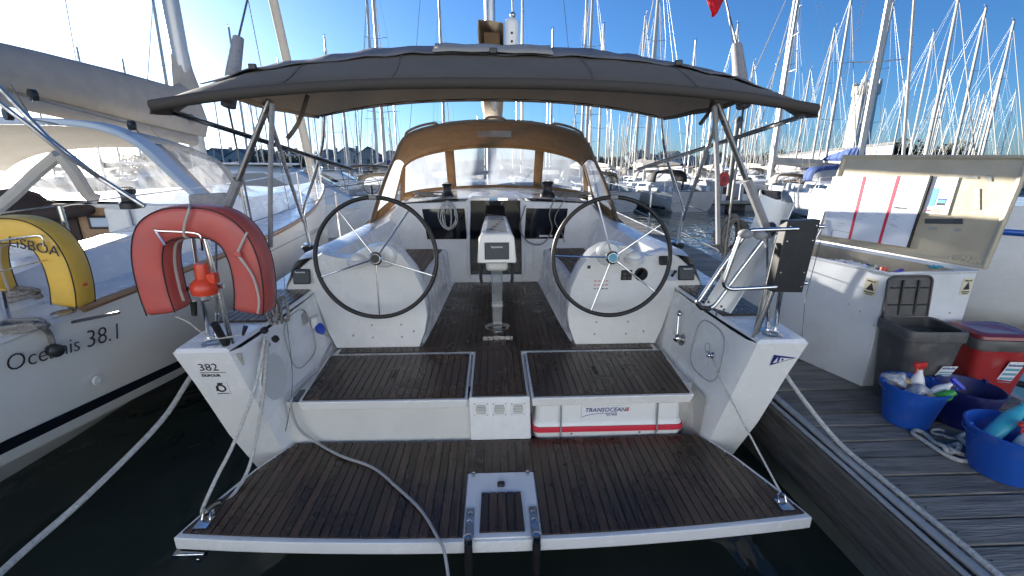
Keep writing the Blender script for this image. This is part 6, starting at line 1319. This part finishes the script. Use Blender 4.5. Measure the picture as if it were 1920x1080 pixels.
while px < 790:
    Y = 178 + 10*math.sin(k*1.3); p = atb(px, 320, y=Y); wd = random.uniform(9,12.5)
    h_ = house(p.x, Y, wd, 11, random.uniform(5.4,6.2), random.uniform(2.6,3.6), R(random.uniform(-8,8)), '%s gabled house from the left in the grey shore terrace' % ORD_[k], 'terrace houses on the left shore'); px += wd*840/(Y*1.22); k += 1
for k in range(14):
    px = 1090 + 34*k + random.uniform(-8,8); Y = 300 + random.uniform(-20,60); p = atb(px, 320, y=Y); house(p.x, Y, random.uniform(11,17), 10, random.uniform(4.5,6.5), random.uniform(2.5,4), R(random.uniform(-30,30)), 'small house among the trees on the far right shore', 'houses on the right shore').location.z = random.uniform(3.5,6)
# leaf clump crowns
def crown_mesh(seed, n=900, rx=4.2, rz=3.6):
    rnd = random.Random(seed); m_ = MB(); cl = [(rnd.uniform(-.6,.6)*rx, rnd.uniform(-.6,.6)*rx, rnd.uniform(-.5,.6)*rz, rnd.uniform(.3,.55)) for _ in range(11)]
    for k in range(n):
        c = rnd.choice(cl); v = V(rnd.gauss(0,1), rnd.gauss(0,1), rnd.gauss(0,1)).normalized() * rnd.uniform(.75,1.05)
        p = V(c[0]+v.x*rx*c[3], c[1]+v.y*rx*c[3], c[2]+v.z*rz*c[3]); s = rnd.uniform(.22,.5); a = V(rnd.uniform(-1,1),rnd.uniform(-1,1),rnd.uniform(-1,1)).normalized(); b = a.orthogonal().normalized()
        m_.add([p-a*s, p+b*s*.6, p+a*s, p-b*s*.6], [(0,1,2,3)])
    return m_
def tree_proto(seed):
    t = thing('tree', 'x', 'tree', (0,0,0)); child(MB().tube(cr([V(0,0,0),V(.1,0,1.5),V(-.1,.1,3.2)],3), [.4,.38,.36,.33,.3,.25,.18], 8).tube([(0,0,2),(1.6,.3,4.5)], [.18,.06], 6).tube([(0,0,2.3),(-1.5,-.4,4.8)], [.18,.06], 6), 'trunk', 'bark', t)
    c = crown_mesh(seed); c.v = [p + V(0,0,5.4) for p in c.v]; child(c, 'crown', 'foliage_far', t, smooth=False, weld=False); return t
TP = [tree_proto(s) for s in (1,2,3)]
spots = [(335,165),(352,170),(490,166),(545,165),(560,172),(605,188),(715,190),(420,190),(300,160),(262,158)] + [(1095+random.uniform(-6,6)+22*k, random.uniform(265,330)) for k in range(26)] + [(1650,135),(1672,140),(1690,138),(1630,150),(1745,150),(1790,155)]
for k, (px, Y) in enumerate(spots):
    o = TP[k % 3] if k < 3 else copy_tree(TP[k % 3]); p = atb(px, 320, y=Y); s = random.uniform(.75,1.15) if px < 1000 else random.uniform(.9,1.4); o.location = (p.x, Y, .5 if Y < 250 else random.uniform(2,4)); o.scale = (s*1.1,s*1.1,s); o.rotation_euler = (0,0,random.uniform(0,6))
    o['label'] = 'dark tree beside the grey terrace on the left shore' if px < 1000 else ('dark tree at the foot of the tower and shed' if Y < 200 else 'dark tree on the low hill of the right shore'); o['group'] = 'trees on the left shore' if px < 1000 else ('trees by the tower' if Y < 200 else 'trees on the right shore')
# tower
p = atb(1600, 300, y=165); tb_ = thing('concrete_tower', 'tall white concrete tower with ragged crown rising among the masts', 'tower', (p.x,p.y,0)); ztop = atb(1612,165,y=165).z
c_ = V(p.x,p.y,0); MB().lathe([(6.2,0),(4.8,5),(4.0,10),(3.75,ztop*.55),(3.6,ztop*.9),(3.7,ztop),(3.2,ztop)], c_, (0,0,1), 28).build('shaft', 'tower_white', tb_)
for k in range(10):
    a = 2*math.pi*k/10; h_ = 2.2 + 1.1*math.sin(k*2.3); q = c_ + V(3.65*math.cos(a), 3.65*math.sin(a), ztop - 1.6)
    MB().obox(q + V(0,0,h_/2), V(-math.sin(a),math.cos(a),0)*1.6, V(math.cos(a),math.sin(a),0)*.9, V(0,0,h_+1.6)).build('crown_block', 'tower_white', tb_, bevel=.15)
for k in range(6): MB().tube([c_+V(random.uniform(-3,3),random.uniform(-3,3),ztop), c_+V(random.uniform(-3,3),random.uniform(-3,3),ztop+random.uniform(1.5,3.5))], .08, 5).build('aerial', 'wire', tb_)
for z in (.35,.6,.8): MB().obox(c_ + V(-1.2,-3.75-(1-z)*.5,ztop*z), (.6,0,0), (0,.4,0), (0,0,1.2)).build('slit_window', 'far_pane', tb_)
sa, sb_ = atb(1452,320,y=230), atb(1668,320,y=122); d_ = (sb_-sa); d_.z = 0; nrm_ = V(d_.y,-d_.x,0).normalized()*-1
shd = thing('long_shed', 'long grey harbour shed at the foot of the tower', 'building', (sa.x,sa.y,0)); 
MB().prism([V(sa.x,sa.y,0),V(sb_.x,sb_.y,0),V(sb_.x,sb_.y,9.0),V(sa.x,sa.y,9.0)], V(12,18,0)).build('wall', 'concrete', shd, smooth=False)
MB().prism([V(sa.x,sa.y,9.0)-V(.5,.5,0),V(sb_.x,sb_.y,9.0)-V(.5,.5,0),V(sb_.x,sb_.y,9.8)-V(.5,.5,0),V(sa.x,sa.y,9.8)-V(.5,.5,0)], V(13,19,0)).build('roof', 'slate', shd, smooth=False)
for k in range(12):
    q = sa.lerp(sb_, (k+.5)/12); MB().obox(V(q.x,q.y,4.5) - V(.15,.15,0), d_.normalized()*5, V(.2,.2,0), V(0,0,3.2)).build('window', 'far_pane', shd, smooth=False)
# ================================================================ behind the camera: the main pontoon, and a quay with an unseen building added to bounce sunlight
mpn = thing('main_pontoon', None, None, (0,-1,0))
for k in ('label','category'):
    if k in mpn: del mpn[k]
tag(mpn, kind='structure')
MB().box(-14,14,-2.3,.35,-.3,.40).build('float', 'dock_float', mpn)
x = -14.0
while x < 14:
    MB().box(x,x+.143,-2.35,.4,.44,.48).build('plank', 'dock_wood', mpn); x += .151
q = thing('quay', None, None, (0,-20,0))
for k in ('label','category'):
    if k in q: del q[k]
tag(q, kind='structure')
MB().box(-70,70,-60,-12,-2,1.1).build('quay_slab', 'concrete', q)
MB().box(-70,70,-12.4,-11.98,1.0,1.25).build('quay_kerb', 'concrete', q, bevel=.03)
bnc = thing('bounce_building', 'long white unseen building added behind the photographer to bounce sunlight', 'building', (0,-17,1.1))  # added out of view so sunlight bounces onto the shaded stern
MB().box(-24,24,-27,-16,1.1,10.6).build('wall', 'bounce_white', bnc, smooth=False)
MB().box(-24.6,24.6,-27.6,-15.4,10.6,11.1).build('roof', 'slate', bnc, smooth=False)
for fl in range(3):
    for k in range(12):
        xx = -22 + 4*k; w_ = MB().box(xx-.6,xx+.6,-16.0,-15.96,2.3+3*fl,3.9+3*fl).build('window', 'far_pane', bnc, smooth=False); MB().box(xx-.7,xx+.7,-16.0,-15.88,2.2+3*fl,2.29+3*fl).build('sill', 'concrete', w_, smooth=False)
